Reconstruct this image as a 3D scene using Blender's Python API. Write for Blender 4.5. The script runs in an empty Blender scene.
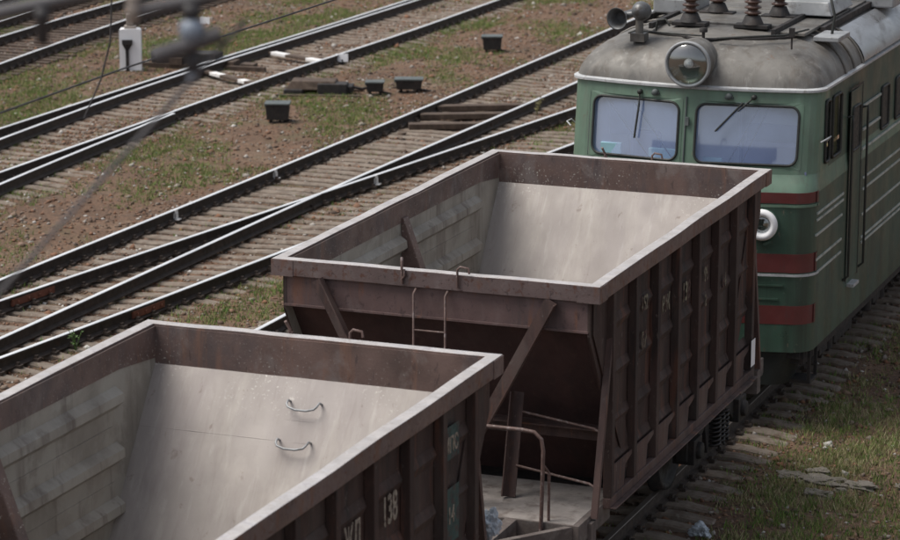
import bpy, math, random
import numpy as np
from mathutils import Vector, Matrix, noise
random.seed(7); rng = np.random.default_rng(11)
S = bpy.context.scene
PI = math.pi
# ---------------------------------------------------------------- camera, light, exposure
CAM = (9.513, -24.222, 9.522); YAW, PITCH, ROLL, F = 0.367808, 0.226943, 0.001474, 2844.74
fw = Vector((-math.sin(YAW)*math.cos(PITCH), math.cos(YAW)*math.cos(PITCH), -math.sin(PITCH)))
rt = Vector((math.cos(YAW), math.sin(YAW), 0)); up = rt.cross(fw)
r2 = rt*math.cos(ROLL)+up*math.sin(ROLL); u2 = -rt*math.sin(ROLL)+up*math.cos(ROLL)
cam = bpy.data.objects.new('camera', bpy.data.cameras.new('camera')); S.collection.objects.link(cam)
mw = Matrix((r2, u2, -fw)).transposed().to_4x4(); mw.translation = CAM; cam.matrix_world = mw
cam.data.sensor_width = 36; cam.data.lens = F/900*36; cam.data.clip_end = 5000; cam.data.clip_start = .5
cam.data.dof.use_dof = True; cam.data.dof.focus_distance = 30; cam.data.dof.aperture_fstop = 2.8
S.camera = cam
W = bpy.data.worlds.new('World'); S.world = W; W.use_nodes = True
SUN_DIR = Vector((.46, .20, -.90)).normalized()           # the way the light travels
el = math.asin(-SUN_DIR.z); az = math.atan2(-SUN_DIR.x, -SUN_DIR.y)
sk = W.node_tree.nodes.new('ShaderNodeTexSky'); sk.sky_type = 'NISHITA'; sk.sun_disc = False
sk.sun_elevation = el; sk.sun_rotation = az % (2*PI); sk.dust_density = 3; sk.air_density = 1.0
bg = W.node_tree.nodes['Background']; bg.inputs['Strength'].default_value = 0.125
hz = W.node_tree.nodes.new('ShaderNodeHueSaturation'); hz.inputs['Saturation'].default_value = .38    # veiled, whitish sky
W.node_tree.links.new(sk.outputs[0], hz.inputs['Color']); W.node_tree.links.new(hz.outputs[0], bg.inputs[0])
sun = bpy.data.objects.new('sun', bpy.data.lights.new('sun', 'SUN')); S.collection.objects.link(sun)
sun.data.energy = 2.4; sun.data.angle = math.radians(36); sun.data.color = (1, .95, .87)
sun.rotation_euler = SUN_DIR.to_track_quat('-Z', 'Y').to_euler()
S.view_settings.view_transform = 'Standard'; S.view_settings.look = 'None'
S.view_settings.exposure = 0.28; S.view_settings.gamma = 1; S.view_settings.use_curve_mapping = False

# ---------------------------------------------------------------- materials
def N(nt, t, **k):
    n = nt.nodes.new(t)
    for a, v in k.items(): setattr(n, a, v)
    return n
def ramp(nt, src, stops):
    r = N(nt, 'ShaderNodeValToRGB'); e = r.color_ramp.elements
    while len(e) < len(stops): e.new(.5)
    for i, (p, c) in enumerate(stops):
        e[i].position = p; e[i].color = (c[0], c[1], c[2], 1) if not isinstance(c, (int, float)) else (c, c, c, 1)
    nt.links.new(src, r.inputs[0]); return r.outputs[0]
def tex(nt, scale, detail=6, stretch=(1, 1, 1), rough=.6, dist=0):
    g = N(nt, 'ShaderNodeNewGeometry'); m = N(nt, 'ShaderNodeMapping'); m.inputs['Scale'].default_value = stretch
    n = N(nt, 'ShaderNodeTexNoise'); n.inputs['Scale'].default_value = scale; n.inputs['Detail'].default_value = detail
    n.inputs['Roughness'].default_value = rough; n.inputs['Distortion'].default_value = dist
    nt.links.new(g.outputs['Position'], m.inputs[0]); nt.links.new(m.outputs[0], n.inputs[0]); return n.outputs[0]
def mix(nt, fac, a, b, mode='MIX'):
    m = N(nt, 'ShaderNodeMix', data_type='RGBA', blend_type=mode)
    for s, v in ((m.inputs[0], fac), (m.inputs[6], a), (m.inputs[7], b)):
        if isinstance(v, bpy.types.NodeSocket): nt.links.new(v, s)
        elif isinstance(v, (tuple, list)): s.default_value = (v[0], v[1], v[2], 1)
        else: s.default_value = v
    return m.outputs[2]
def mat(name, base, var=.35, scale=3, stretch=(1, 1, 1), rough=.7, metal=0, layers=(), bump=.0, bscale=40, rvar=.15):
    """base colour with broad tonal variation; layers = (colour, scale, stretch, lo, hi, amount) blotches"""
    m = bpy.data.materials.new(name); m.use_nodes = True; nt = m.node_tree; b = nt.nodes['Principled BSDF']
    lo = tuple(c*(1-var) for c in base); hi = tuple(min(1, c*(1+var)) for c in base)
    col = ramp(nt, tex(nt, scale, 8, stretch), [(.3, lo), (.7, hi)])
    for (c, s, st, l, h, amt) in layers:
        f = ramp(nt, tex(nt, s, 8, st, .65, .4), [(.5+(l-.5)*.8, 0.0), (.5+(h-.5)*.8, amt)])
        col = mix(nt, f, col, c)
    nt.links.new(col, b.inputs['Base Color'])
    b.inputs['Metallic'].default_value = metal
    r = ramp(nt, tex(nt, scale*2.3, 6, stretch), [(.3, max(.05, rough-rvar)), (.7, min(1, rough+rvar))])
    nt.links.new(r, b.inputs['Roughness'])
    if bump:
        bp = N(nt, 'ShaderNodeBump'); bp.inputs['Strength'].default_value = bump; bp.inputs['Distance'].default_value = .01
        nt.links.new(tex(nt, bscale, 5), bp.inputs['Height']); nt.links.new(bp.outputs[0], b.inputs['Normal'])
    return m
ST = (1, 1, .12)   # vertical streaks
RUST = (.105, .045, .030)
M = {}
M['rim'] = mat('worn brown rim steel', (.135, .098, .094), .2, 2.5, rough=.5, metal=.15, bump=.25, bscale=30,
    layers=[((.21, .18, .175), 6, (1, 1, 1), .5, .72, .4), (RUST, 12, (1, 1, 1), .57, .66, .8), ((.045, .03, .03), 18, (1, 1, 1), .60, .68, .7), ((.15, .07, .045), 5, (1, 1, .3), .58, .68, .6)])
M['rimtop'] = mat('pale mottled rim top', (.43, .405, .395), .15, 5, rough=.5, metal=.15, bump=.2, bscale=30, layers=[((.62, .63, .67), 7, (1, 1, 1), .5, .7, .6), ((.20, .15, .14), 7, (1, 1, 1), .56, .72, .55), ((.28, .23, .21), 30, (1, 1, 1), .56, .68, .4)])  # top faces coloured much paler than the rim sides
M['red_brown'] = mat('red brown wagon paint', (.080, .047, .041), .3, 2.2, ST, rough=.72, bump=.2,
    layers=[((.11, .055, .045), 7, (1, 1, .3), .55, .72, .6), ((.024, .018, .02), 5, ST, .5, .7, .6), ((.17, .14, .13), 24, (1, 1, .5), .64, .72, .6), ((.16, .07, .04), 6, (1, 1, .15), .60, .70, .7), ((.13, .11, .10), 1.6, (1, 1, .6), .5, .75, .5)])
M['dark_brown'] = mat('sooty brown wagon paint', (.043, .024, .020), .3, 2.5, ST, rough=.8, bump=.2,
    layers=[((.085, .042, .034), 7, (1, 1, .3), .55, .75, .6), ((.012, .010, .010), 5, ST, .48, .66, .7), ((.14, .11, .10), 24, (1, 1, .5), .65, .72, .6), ((.11, .045, .028), 6, (1, 1, .12), .58, .68, .7), ((.085, .070, .062), 1.8, (1, 1, .5), .5, .75, .5)])
M['under'] = mat('dull brown hopper underside', (.060, .030, .028), .3, 2.2, ST, rough=.75, bump=.2, layers=[((.03, .02, .02), 4, ST, .5, .7, .5), ((.10, .06, .05), 9, (1, 1, .5), .6, .75, .5)])
M['band'] = mat('brown end panel paint', (.118, .074, .070), .25, 2.5, rough=.65, bump=.2,
    layers=[((.17, .13, .125), 6, (1, 1, .4), .5, .75, .5), ((.05, .03, .03), 16, (1, 1, .6), .60, .68, .7), ((.17, .075, .045), 5, (1, 1, .15), .58, .68, .65), ((.06, .045, .045), 4, ST, .52, .7, .6)])
M['upper_in'] = mat('rusty brown inner steel', (.135, .088, .076), .3, 2.5, rough=.6, metal=.1, bump=.2,
    layers=[((.075, .068, .075), 1.6, (1, 1, .5), .45, .65, .55), ((.33, .28, .26), 26, (1, 1, 1), .68, .74, .55), ((.21, .11, .075), 5, ST, .56, .70, .6), ((.22, .19, .18), 3.2, (1, 1, .7), .56, .7, .5), ((.06, .04, .038), 14, (1, 1, .4), .62, .7, .6)])
M['inner_wall'] = mat('dusty inner side steel', (.28, .255, .22), .25, 2.0, (1, 1, .6), rough=.7, bump=.25,
    layers=[((.36, .34, .30), 1.3, (1, 1, 1), .47, .57, .7), ((.09, .06, .05), 4, ST, .55, .72, .6), ((.34, .32, .29), 12, (1, 1, .3), .6, .75, .4)])
M['slope'] = mat('scoured grey hopper steel', (.335, .300, .278), .14, 1.1, (1, 1, .5), rough=.6, metal=.08, bump=.12, bscale=14,
    layers=[((.27, .235, .235), 1.3, (1, .5, .4), .48, .72, .4), ((.47, .43, .38), 1.9, (1, .5, .4), .5, .75, .45), ((.22, .18, .17), 3, (4, .7, .5), .54, .76, .35),
            ((.50, .47, .44), 3.5, (3, .7, .5), .56, .76, .35), ((.15, .10, .085), 9, (1, 1, .6), .66, .74, .5), ((.17, .12, .10), 2.6, (9, .3, .2), .68, .76, .3)])
def spatter(m, z0, z1, colr, scale=34, lo=.60, hi=.66):
    # dried white powder splashed along the bend under the rim
    nt = m.node_tree; b = nt.nodes['Principled BSDF']; src = b.inputs['Base Color'].links[0].from_socket
    g = N(nt, 'ShaderNodeNewGeometry'); sp = N(nt, 'ShaderNodeSeparateXYZ'); nt.links.new(g.outputs['Position'], sp.inputs[0])
    mr = N(nt, 'ShaderNodeMapRange'); nt.links.new(sp.outputs['Z'], mr.inputs[0]); mr.inputs[1].default_value = z0; mr.inputs[2].default_value = z1
    f = ramp(nt, tex(nt, scale, 3), [(lo, 0.), (hi, 1.)]); f2 = ramp(nt, tex(nt, 1.3, 3), [(.42, 0.), (.58, 1.)])
    a = N(nt, 'ShaderNodeMath', operation='MULTIPLY'); nt.links.new(f, a.inputs[0]); nt.links.new(mr.outputs[0], a.inputs[1])
    c = N(nt, 'ShaderNodeMath', operation='MULTIPLY'); nt.links.new(a.outputs[0], c.inputs[0]); nt.links.new(f2, c.inputs[1])
    nt.links.new(mix(nt, c.outputs[0], src, colr), b.inputs['Base Color'])
spatter(M['slope'], 2.8, 3.17, (.66, .63, .58)); spatter(M['upper_in'], 3.5, 3.2, (.5, .47, .42), 40, .62, .67)
M['deck'] = mat('pale dusty platform plate', (.24, .215, .20), .3, 5, rough=.8, bump=.3,
    layers=[((.10, .075, .065), 7, (1, 1, 1), .52, .7, .7)])
M['frame'] = mat('dirty grey brown frame', (.105, .085, .078), .3, 5, rough=.8, bump=.3, layers=[((.2, .18, .165), 7, (1, 1, 1), .5, .7, .6)])
M['plow'] = mat('very dark green plough', (.012, .015, .014), .3, 4, rough=.6)  # near-black green over the whole plough
M['ribpaint'] = mat('dull pale rib paint', (.40, .43, .40), .2, 6, rough=.5, layers=[((.10, .12, .1), 9, (1, 1, 1), .5, .7, .6)])
M['pipe'] = mat('rusty brown pipe', (.105, .064, .055), .35, 9, rough=.6, layers=[((.30, .26, .26), 16, (1, 1, 1), .55, .7, .5)])
M['black'] = mat('grimy black running gear', (.018, .016, .016), .4, 5, rough=.7, bump=.3, layers=[((.05, .036, .03), 6, (1, 1, 1), .5, .7, .6)])
M['spring'] = mat('dark spring steel', (.03, .027, .027), .3, 8, rough=.5, metal=.3)
M['railside'] = mat('brown black rail web', (.042, .030, .024), .4, 6, rough=.75, bump=.2, layers=[((.07, .035, .02), 9, (1, 1, 1), .6, .72, .6)])
M['railtop'] = mat('polished rail head', (.80, .81, .82), .08, 2, (1, .3, 1), rough=.5, metal=.6, rvar=.08)
M['railtop_dull'] = mat('dull rail head', (.20, .17, .15), .2, 2, (1, .3, 1), rough=.45, metal=.5, rvar=.08)
M['joint'] = mat('orange rust joint bar', (.17, .062, .038), .3, 12, rough=.85, bump=.3)
M['white'] = mat('chalky white paint', (.74, .73, .72), .06, 6, rough=.75, layers=[((.25, .2, .16), 8, (1, 1, 1), .62, .75, .6)])
M['cleanwhite'] = mat('clean white enamel', (.80, .80, .82), .04, 6, rough=.6)
M['markwhite'] = mat('worn pale stencil paint', (.27, .235, .19), .3, 20, rough=.8, layers=[((.05, .03, .03), 30, (1, 1, 1), .52, .62, .8)])
M['teal'] = mat('faded teal paint', (.032, .066, .062), .3, 9, rough=.75, layers=[((.05, .03, .03), 14, (1, 1, 1), .5, .62, .8)])
M['fleck'] = mat('pale greenish scrape', (.20, .18, .13), .4, 20, rough=.85, layers=[((.056, .027, .023), 9, (1, 1, .6), .42, .56, 1)])
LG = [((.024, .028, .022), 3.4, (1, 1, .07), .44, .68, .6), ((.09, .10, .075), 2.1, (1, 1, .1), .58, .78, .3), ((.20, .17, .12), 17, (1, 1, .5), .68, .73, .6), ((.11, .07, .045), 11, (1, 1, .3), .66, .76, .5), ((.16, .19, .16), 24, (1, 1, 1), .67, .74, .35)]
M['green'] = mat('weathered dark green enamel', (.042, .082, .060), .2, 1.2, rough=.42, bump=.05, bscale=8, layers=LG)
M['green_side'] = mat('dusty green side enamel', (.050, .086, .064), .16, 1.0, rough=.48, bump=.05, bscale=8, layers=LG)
M['green_skylit'] = mat('green cab enamel with painted skylight', (.115, .185, .135), .16, 1.6, rough=.45, layers=LG[1:]+[((.10, .12, .095), 6, (1, 1, .08), .50, .68, .55), ((.24, .31, .26), 3, ST, .55, .8, .4)])  # body green lightened in the colour where the upper cab faces the sky
M['red'] = mat('dull red stripe enamel', (.115, .026, .025), .2, 3, rough=.45, layers=[((.07, .04, .04), 8, ST, .55, .72, .5)])
M['roof'] = mat('weathered grey roof steel', (.150, .142, .130), .35, 1.8, rough=.58, metal=.15, bump=.08, bscale=12,
    layers=[((.085, .066, .050), 4.5, (1, 1, .15), .50, .70, .6), ((.34, .33, .31), 9, (1, 1, .10), .58, .74, .4), ((.13, .06, .03), 12, (1, 1, .3), .66, .76, .6), ((.035, .035, .037), 2.2, (1, 1, .6), .56, .72, .6)])
M['roof_side'] = mat('bright zinc roof edge', (.36, .37, .385), .2, 1.5, (1, .4, 1), rough=.36, metal=.6, layers=[((.12, .11, .10), 3, (1, .5, 1), .52, .7, .6)])
M['greybox'] = mat('pale grey box paint', (.30, .31, .32), .2, 4, rough=.5, metal=.2, layers=[((.1, .09, .085), 7, (1, 1, 1), .55, .7, .6)])
M['trim'] = mat('pale grey trim', (.42, .43, .44), .2, 6, rough=.5, layers=[((.15, .13, .11), 12, (1, 1, 1), .55, .7, .6)])
M['hornmetal'] = mat('dull grey horn metal', (.13, .135, .14), .2, 6, rough=.45, metal=.3, layers=[((.06, .045, .035), 12, (1, 1, 1), .5, .7, .7)])
M['rubber'] = mat('black rubber', (.022, .024, .022), .2, 8, rough=.6)
M['insul'] = mat('brown glazed porcelain', (.065, .032, .022), .3, 9, rough=.3, layers=[((.2, .16, .14), 14, (1, 1, 1), .55, .7, .5)])
M['wire'] = mat('dark overhead wire', (.028, .026, .028), .2, 5, rough=.6)
M['fitting'] = mat('grey line fitting', (.085, .08, .085), .2, 5, rough=.6)
M['palefit'] = mat('blue grey glazed insulator', (.22, .26, .32), .15, 5, rough=.4)
M['brownfit'] = mat('beige line insulator', (.30, .26, .23), .2, 8, rough=.6)
M['curtain'] = mat('pale blue cab lining', (.62, .66, .78), .1, 3, rough=.8)
M['cyan'] = mat('light turquoise cab fitting', (.30, .52, .58), .1, 3, rough=.6)
M['cabpanel'] = mat('blue grey cab panel', (.34, .38, .56), .15, 3, rough=.7)
M['cabdark'] = mat('blue grey cab seat', (.16, .18, .30), .1, 3, rough=.8)
M['concrete'] = mat('dusty concrete sleeper', (.19, .155, .125), .3, 4, rough=.95, bump=.4, bscale=30,
    layers=[((.10, .062, .042), 6, (1, 1, 1), .47, .68, .75), ((.29, .26, .22), 9, (1, 1, 1), .62, .75, .6)])
M['timber'] = mat('oily timber sleeper', (.07, .048, .036), .35, 4, (1, 4, 1), rough=.9, bump=.4, layers=[((.13, .095, .07), 6, (1, 1, 1), .5, .7, .7)])
M['slab'] = mat('grey broken concrete', (.21, .185, .155), .2, 6, rough=.95, bump=.5, layers=[((.10, .09, .06), 5, (1, 1, 1), .5, .65, .7)])
M['bag'] = mat('pale blue plastic film', (.36, .40, .45), .35, 12, rough=.35)

def glass(name, tint, film, filmcol, gl=.12):
    m = bpy.data.materials.new(name); m.use_nodes = True; nt = m.node_tree; nt.nodes.clear()
    o = N(nt, 'ShaderNodeOutputMaterial'); t = N(nt, 'ShaderNodeBsdfTransparent'); t.inputs[0].default_value = (*tint, 1)
    d = N(nt, 'ShaderNodeBsdfDiffuse'); d.inputs[0].default_value = (*filmcol, 1)
    g = N(nt, 'ShaderNodeBsdfGlossy'); g.inputs['Roughness'].default_value = .06
    a = N(nt, 'ShaderNodeMixShader'); nt.links.new(ramp(nt, tex(nt, 1.2, 4), [(.3, film*.8), (.7, film*1.2)]), a.inputs[0])
    nt.links.new(t.outputs[0], a.inputs[1]); nt.links.new(d.outputs[0], a.inputs[2])
    b = N(nt, 'ShaderNodeMixShader'); b.inputs[0].default_value = gl
    nt.links.new(a.outputs[0], b.inputs[1]); nt.links.new(g.outputs[0], b.inputs[2]); nt.links.new(b.outputs[0], o.inputs[0]); return m
M['pane'] = glass('windscreen glass with painted sky haze', (.90, .95, 1), .34, (.44, .58, .95), .20)  # bluish diffuse film paints the sky's brightness onto the glass
M['sidepane'] = glass('dark side glass', (.5, .5, .4), .5, (.15, .15, .09), .10)
M['lens'] = glass('headlamp lens glass', (.8, .85, .85), .06, (.3, .3, .3), .26)
m = bpy.data.materials.new('silvered reflector'); m.use_nodes = True; b = m.node_tree.nodes['Principled BSDF']
b.inputs['Base Color'].default_value = (.10, .12, .10, 1); b.inputs['Metallic'].default_value = 1; b.inputs['Roughness'].default_value = .4; M['mirror'] = m

# ground: dirt + rusty gravel + moss
m = bpy.data.materials.new('gravelly ground'); m.use_nodes = True; nt = m.node_tree; b = nt.nodes['Principled BSDF']
c = ramp(nt, tex(nt, .55, 10, rough=.7), [(.30, (.10, .060, .038)), (.5, (.15, .088, .054)), (.7, (.19, .138, .092))])
fine = ramp(nt, tex(nt, 16, 6, rough=.8), [(.35, (.35, .35, .35)), (.5, (.9, .9, .9)), (.68, (1.7, 1.65, 1.6))])
c = mix(nt, 1.0, c, fine, 'MULTIPLY')
c = mix(nt, ramp(nt, tex(nt, 7, 5), [(.62, 0.), (.70, .5)]), c, (.19, .085, .05))
c = mix(nt, ramp(nt, tex(nt, .42, 10, rough=.75, dist=.6), [(.54, 0.), (.66, .55)]), c, (.085, .10, .04))
c = mix(nt, ramp(nt, tex(nt, .9, 8, rough=.7, dist=.5), [(.56, 0.), (.68, .6)]), c, (.055, .042, .034))
c = mix(nt, ramp(nt, tex(nt, 38, 2), [(.70, 0.), (.74, .9)]), c, (.45, .42, .38))
nt.links.new(c, b.inputs['Base Color']); b.inputs['Roughness'].default_value = .95
bp = N(nt, 'ShaderNodeBump'); bp.inputs['Strength'].default_value = .9; bp.inputs['Distance'].default_value = .03
nt.links.new(tex(nt, 22, 6, rough=.75), bp.inputs['Height']); nt.links.new(bp.outputs[0], b.inputs['Normal'])
M['ground'] = m
def island(name, stops, rough=.9):
    m = bpy.data.materials.new(name); m.use_nodes = True; nt = m.node_tree; b = nt.nodes['Principled BSDF']
    g = N(nt, 'ShaderNodeNewGeometry'); nt.links.new(ramp(nt, g.outputs['Random Per Island'], stops), b.inputs['Base Color'])
    b.inputs['Roughness'].default_value = rough; return m
M['stones'] = island('mixed ballast stone', [(0, (.06, .042, .032)), (.3, (.13, .082, .056)), (.55, (.22, .105, .058)), (.8, (.19, .155, .125)), (.95, (.30, .27, .24)), (1, (.55, .53, .5))])
M['stones_grey'] = M['stones']
SP = .40     # sleeper spacing
M['grass'] = island('green and dry grass', [(0, (.055, .11, .022)), (.35, (.11, .21, .035)), (.65, (.18, .25, .06)), (.85, (.24, .22, .09)), (1, (.34, .28, .15))])

M['drygrass'] = island('olive and straw grass', [(0, (.14, .16, .06)), (.35, (.24, .24, .10)), (.7, (.36, .31, .17)), (1, (.48, .42, .27))])
# ---------------------------------------------------------------- mesh builder
class MB:
    def __init__(s): s.v = []; s.f = []; s.sm = []; s.mi = []; s.k = 0; s.cut = []
    def new(s): s.cut.append((len(s.v), len(s.f))); return s
    def add(s, vs, fs, smooth=False):
        o = len(s.v); s.v += [tuple(v) for v in vs]
        for f in fs: s.f.append(tuple(o+i for i in f)); s.sm.append(smooth); s.mi.append(s.k)
        return s
    def hexa(s, p):   # 8 points: bottom loop 0-3, top loop 4-7
        return s.add(p, [(3, 2, 1, 0), (4, 5, 6, 7), (0, 1, 5, 4), (1, 2, 6, 5), (2, 3, 7, 6), (3, 0, 4, 7)])
    def box(s, x0, x1, y0, y1, z0, z1):
        return s.hexa([(x0, y0, z0), (x1, y0, z0), (x1, y1, z0), (x0, y1, z0), (x0, y0, z1), (x1, y0, z1), (x1, y1, z1), (x0, y1, z1)])
    def beam(s, a, b, w, h, ref=(0, 0, 1)):
        a = Vector(a); b = Vector(b); d = (b-a).normalized(); r = d.cross(Vector(ref))
        if r.length < 1e-4: r = d.cross(Vector((1, 0, 0)))
        r.normalize(); u = r.cross(d); q = []
        for e in (a, b):
            for (i, j) in ((-1, -1), (1, -1), (1, 1), (-1, 1)): q.append(e+r*i*w/2+u*j*h/2)
        return s.add(q, [(3, 2, 1, 0), (4, 5, 6, 7), (0, 1, 5, 4), (1, 2, 6, 5), (2, 3, 7, 6), (3, 0, 4, 7)])
    def angle(s, a, b, w, ref, t=.012):      # an angle iron: two thin legs
        a = Vector(a); b = Vector(b); d = (b-a).normalized(); r = d.cross(Vector(ref)).normalized(); u = r.cross(d)
        s.beam(a, b, w, t, ref); s.beam(a+r*w/2-u*(w*.35+t), b+r*w/2-u*(w*.35+t), t, w*.7, ref); return s
    def tube(s, pts, r, n=10, closed=False, rs=None):
        P = [Vector(p) for p in pts]; q = []; u = None
        for i, p in enumerate(P):
            d = (P[min(i+1, len(P)-1)]-P[max(i-1, 0)]).normalized()
            if u is None:
                u = d.cross(Vector((0, 0, 1)));
                if u.length < 1e-3: u = d.cross(Vector((1, 0, 0)))
            u = (u-d*u.dot(d)).normalized(); w = d.cross(u); rr = rs[i] if rs else r
            for k in range(n): a = 2*PI*k/n; q.append(p+u*math.cos(a)*rr+w*math.sin(a)*rr)
        m = len(P); fs = [(i*n+k, i*n+(k+1) % n, (i+1)*n+(k+1) % n, (i+1)*n+k) for i in range(m-1) for k in range(n)]
        s.add(q, fs, True); s.add(q[:n], [tuple(reversed(range(n)))]); s.add(q[-n:], [tuple(range(n))]); return s
    def lathe(s, prof, c, axis=(0, 0, 1), n=20):     # prof: (radius, along axis)
        ax = Vector(axis).normalized(); c = Vector(c); u = ax.orthogonal().normalized(); w = ax.cross(u); q = []
        for (r, t) in prof:
            for k in range(n): a = 2*PI*k/n; q.append(c+ax*t+(u*math.cos(a)+w*math.sin(a))*max(r, 1e-4))
        fs = [(i*n+k, i*n+(k+1) % n, (i+1)*n+(k+1) % n, (i+1)*n+k) for i in range(len(prof)-1) for k in range(n)]
        return s.add(q, fs, True)
    def prism(s, poly, x0, x1, ax=0):        # polygon extruded along axis ax (poly in the other two axes)
        n = len(poly); q = []
        for x in (x0, x1):
            for (a, b) in poly: v = [a, b]; v.insert(ax, x); q.append(tuple(v))
        return s.add(q, [tuple(reversed(range(n))), tuple(range(n, 2*n))]+[(i, (i+1) % n, n+(i+1) % n, n+i) for i in range(n)])
    def mesh(s, name, mats, fix=True, sharp=35):
        me = bpy.data.meshes.new(name); me.from_pydata(s.v, [], s.f)
        me.polygons.foreach_set('use_smooth', s.sm); me.polygons.foreach_set('material_index', s.mi)
        for m in (mats if isinstance(mats, (list, tuple)) else [mats]): me.materials.append(m)
        if fix:
            import bmesh
            bm = bmesh.new(); bm.from_mesh(me); bmesh.ops.recalc_face_normals(bm, faces=bm.faces); bm.to_mesh(me); bm.free()
        me.update(); return me
    def build(s, name, mats, parent=None, bevel=0, loc=(0, 0, 0), fix=True):
        o = bpy.data.objects.new(name, s.mesh(name, mats, fix)); S.collection.objects.link(o); o.location = loc
        if parent: o.parent = parent
        if bevel:
            b = o.modifiers.new('bevel', 'BEVEL'); b.width = bevel; b.segments = 2; b.limit_method = 'ANGLE'; b.angle_limit = math.radians(40)
        return o
def parts(m, name, mt, parent, bevel=0):
    # every piece begun with m.new() becomes an object of its own
    c = m.cut+[(len(m.v), len(m.f))]; r = []
    for (v0, f0), (v1, f1) in zip(c, c[1:]):
        q = MB(); q.v = m.v[v0:v1]; q.f = [tuple(i-v0 for i in f) for f in m.f[f0:f1]]; q.sm = m.sm[f0:f1]; q.mi = m.mi[f0:f1]
        if q.v: r.append(q.build(name, mt, parent, bevel))
    return r
def tag(o, label, cat, group=None, kind=None):
    if label: o['label'] = label
    if cat: o['category'] = cat
    if group: o['group'] = group
    if kind: o['kind'] = kind
    return o
def empty(name, loc, label, cat, group=None, rz=0):
    o = bpy.data.objects.new(name, None); S.collection.objects.link(o); o.location = loc; o.rotation_euler = (0, 0, rz); o.empty_display_size = .3
    return tag(o, label, cat, group)
def copy_tree(o, parent=None):
    c = o.copy(); S.collection.objects.link(c); c.parent = parent
    for ch in KIDS(o): copy_tree(ch, c)
    return c
def KIDS(o): return [x for x in list(S.collection.objects) if x.parent == o]

# ---------------------------------------------------------------- ground
def gz(x, y):
    z = noise.fractal(Vector((x*.8, y*.8, 1.7)), .8, 2.1, 4)*.026 + noise.noise(Vector((x*4.1, y*4.1, 5)))*.010
    return (-.250 if x > .4 else -.228 if x < -13 else -.234) + z
xs = np.concatenate([[-2500, -900, -350, -140, -70, -45], np.arange(-33, 10, .14), [14, 24, 60, 200, 700, 2500]])
ys = np.concatenate([[-2500, -700, -200, -60, -20], np.arange(-6, 62, .16), [70, 95, 170, 400, 1000, 3000]])
nx, ny = len(xs), len(ys)
gv = [(x, y, gz(x, y)) for y in ys for x in xs]
gf = [(j*nx+i, j*nx+i+1, (j+1)*nx+i+1, (j+1)*nx+i) for j in range(ny-1) for i in range(nx-1)]
g = MB(); g.add(gv, gf, True)
o = g.build('ground', M['ground'], fix=False); o['kind'] = 'structure'

# what of the ground the camera can see (used only to spare far stones nobody sees)
def seen(x, y, pad=60):
    d = Vector((x, y, -.2))-Vector(CAM); z = d.dot(fw)
    if z < 1: return False
    return -pad-90 < 450+F*d.dot(r2)/z < 990+pad and -pad < 270-F*d.dot(u2)/z < 600+pad
def hidden(x, y):   # under the wagons and the locomotive
    return (-4.2 < x < .3 and 6 < y < 34 and False)

# stones
def stones(name, n, size, z_off, mask, label, matk):
    base = np.array([[1, 0, 0], [-1, 0, 0], [0, 1, 0], [0, -1, 0], [0, 0, 1], [0, 0, -1]], float)
    tri = np.array([[0, 2, 4], [2, 1, 4], [1, 3, 4], [3, 0, 4], [2, 0, 5], [1, 2, 5], [3, 1, 5], [0, 3, 5]])
    P = []
    while len(P) < n:
        x = random.uniform(-31, 7.5); y = random.uniform(0, 60)
        if seen(x, y) and random.random() < mask(x, y): P.append((x, y, gz(x, y)))
    P = np.array(P); sc = size*np.exp(rng.normal(0, .35, n))[:, None, None]*rng.uniform(.55, 1.2, (n, 1, 3))
    V = base[None]*sc*rng.uniform(.75, 1.25, (n, 6, 1)); a = rng.uniform(0, 2*PI, n); c, s_ = np.cos(a), np.sin(a)
    t = rng.uniform(-.6, .6, n); ct, st = np.cos(t), np.sin(t)
    y1 = V[:, :, 1]*ct[:, None]-V[:, :, 2]*st[:, None]; z1 = V[:, :, 1]*st[:, None]+V[:, :, 2]*ct[:, None]
    X = V[:, :, 0]*c[:, None]-y1*s_[:, None]; Y = V[:, :, 0]*s_[:, None]+y1*c[:, None]
    V = np.stack([X+P[:, None, 0], Y+P[:, None, 1], z1*.7+P[:, None, 2]+z_off], 2).reshape(-1, 3)
    T = (tri[None]+(np.arange(n)*6)[:, None, None]).reshape(-1)
    me = bpy.data.meshes.new(name); me.vertices.add(len(V)); me.vertices.foreach_set('co', V.ravel())
    me.loops.add(len(T)); me.loops.foreach_set('vertex_index', T.astype(np.int32))
    me.polygons.add(len(T)//3); me.polygons.foreach_set('loop_start', np.arange(0, len(T), 3, dtype=np.int32))
    me.update(calc_edges=True); me.validate(); me.materials.append(M[matk])
    o = bpy.data.objects.new(name, me); S.collection.objects.link(o)
    return tag(o, label, name.replace('_', ' '), kind='stuff')
TR = [(-10.3, 1.9), (-9.0, 1.3), (-16.2, 2.0), (-22.7, 1.6), (-5.7, 1.4), (0, 1.7)]
def near_track(x):
    return max(max(0, 1-abs(x-c)/w)for c, w in TR)
stones('ballast', 120000, .026, .006, lambda x, y: .35+.65*min(1, 2*near_track(x)), 'loose brown and grey ballast stones spread between the tracks', 'stones')
stones('rubble', 9000, .050, .012, lambda x, y: .4, 'larger rough stones lying scattered over the dirt', 'stones')

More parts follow.
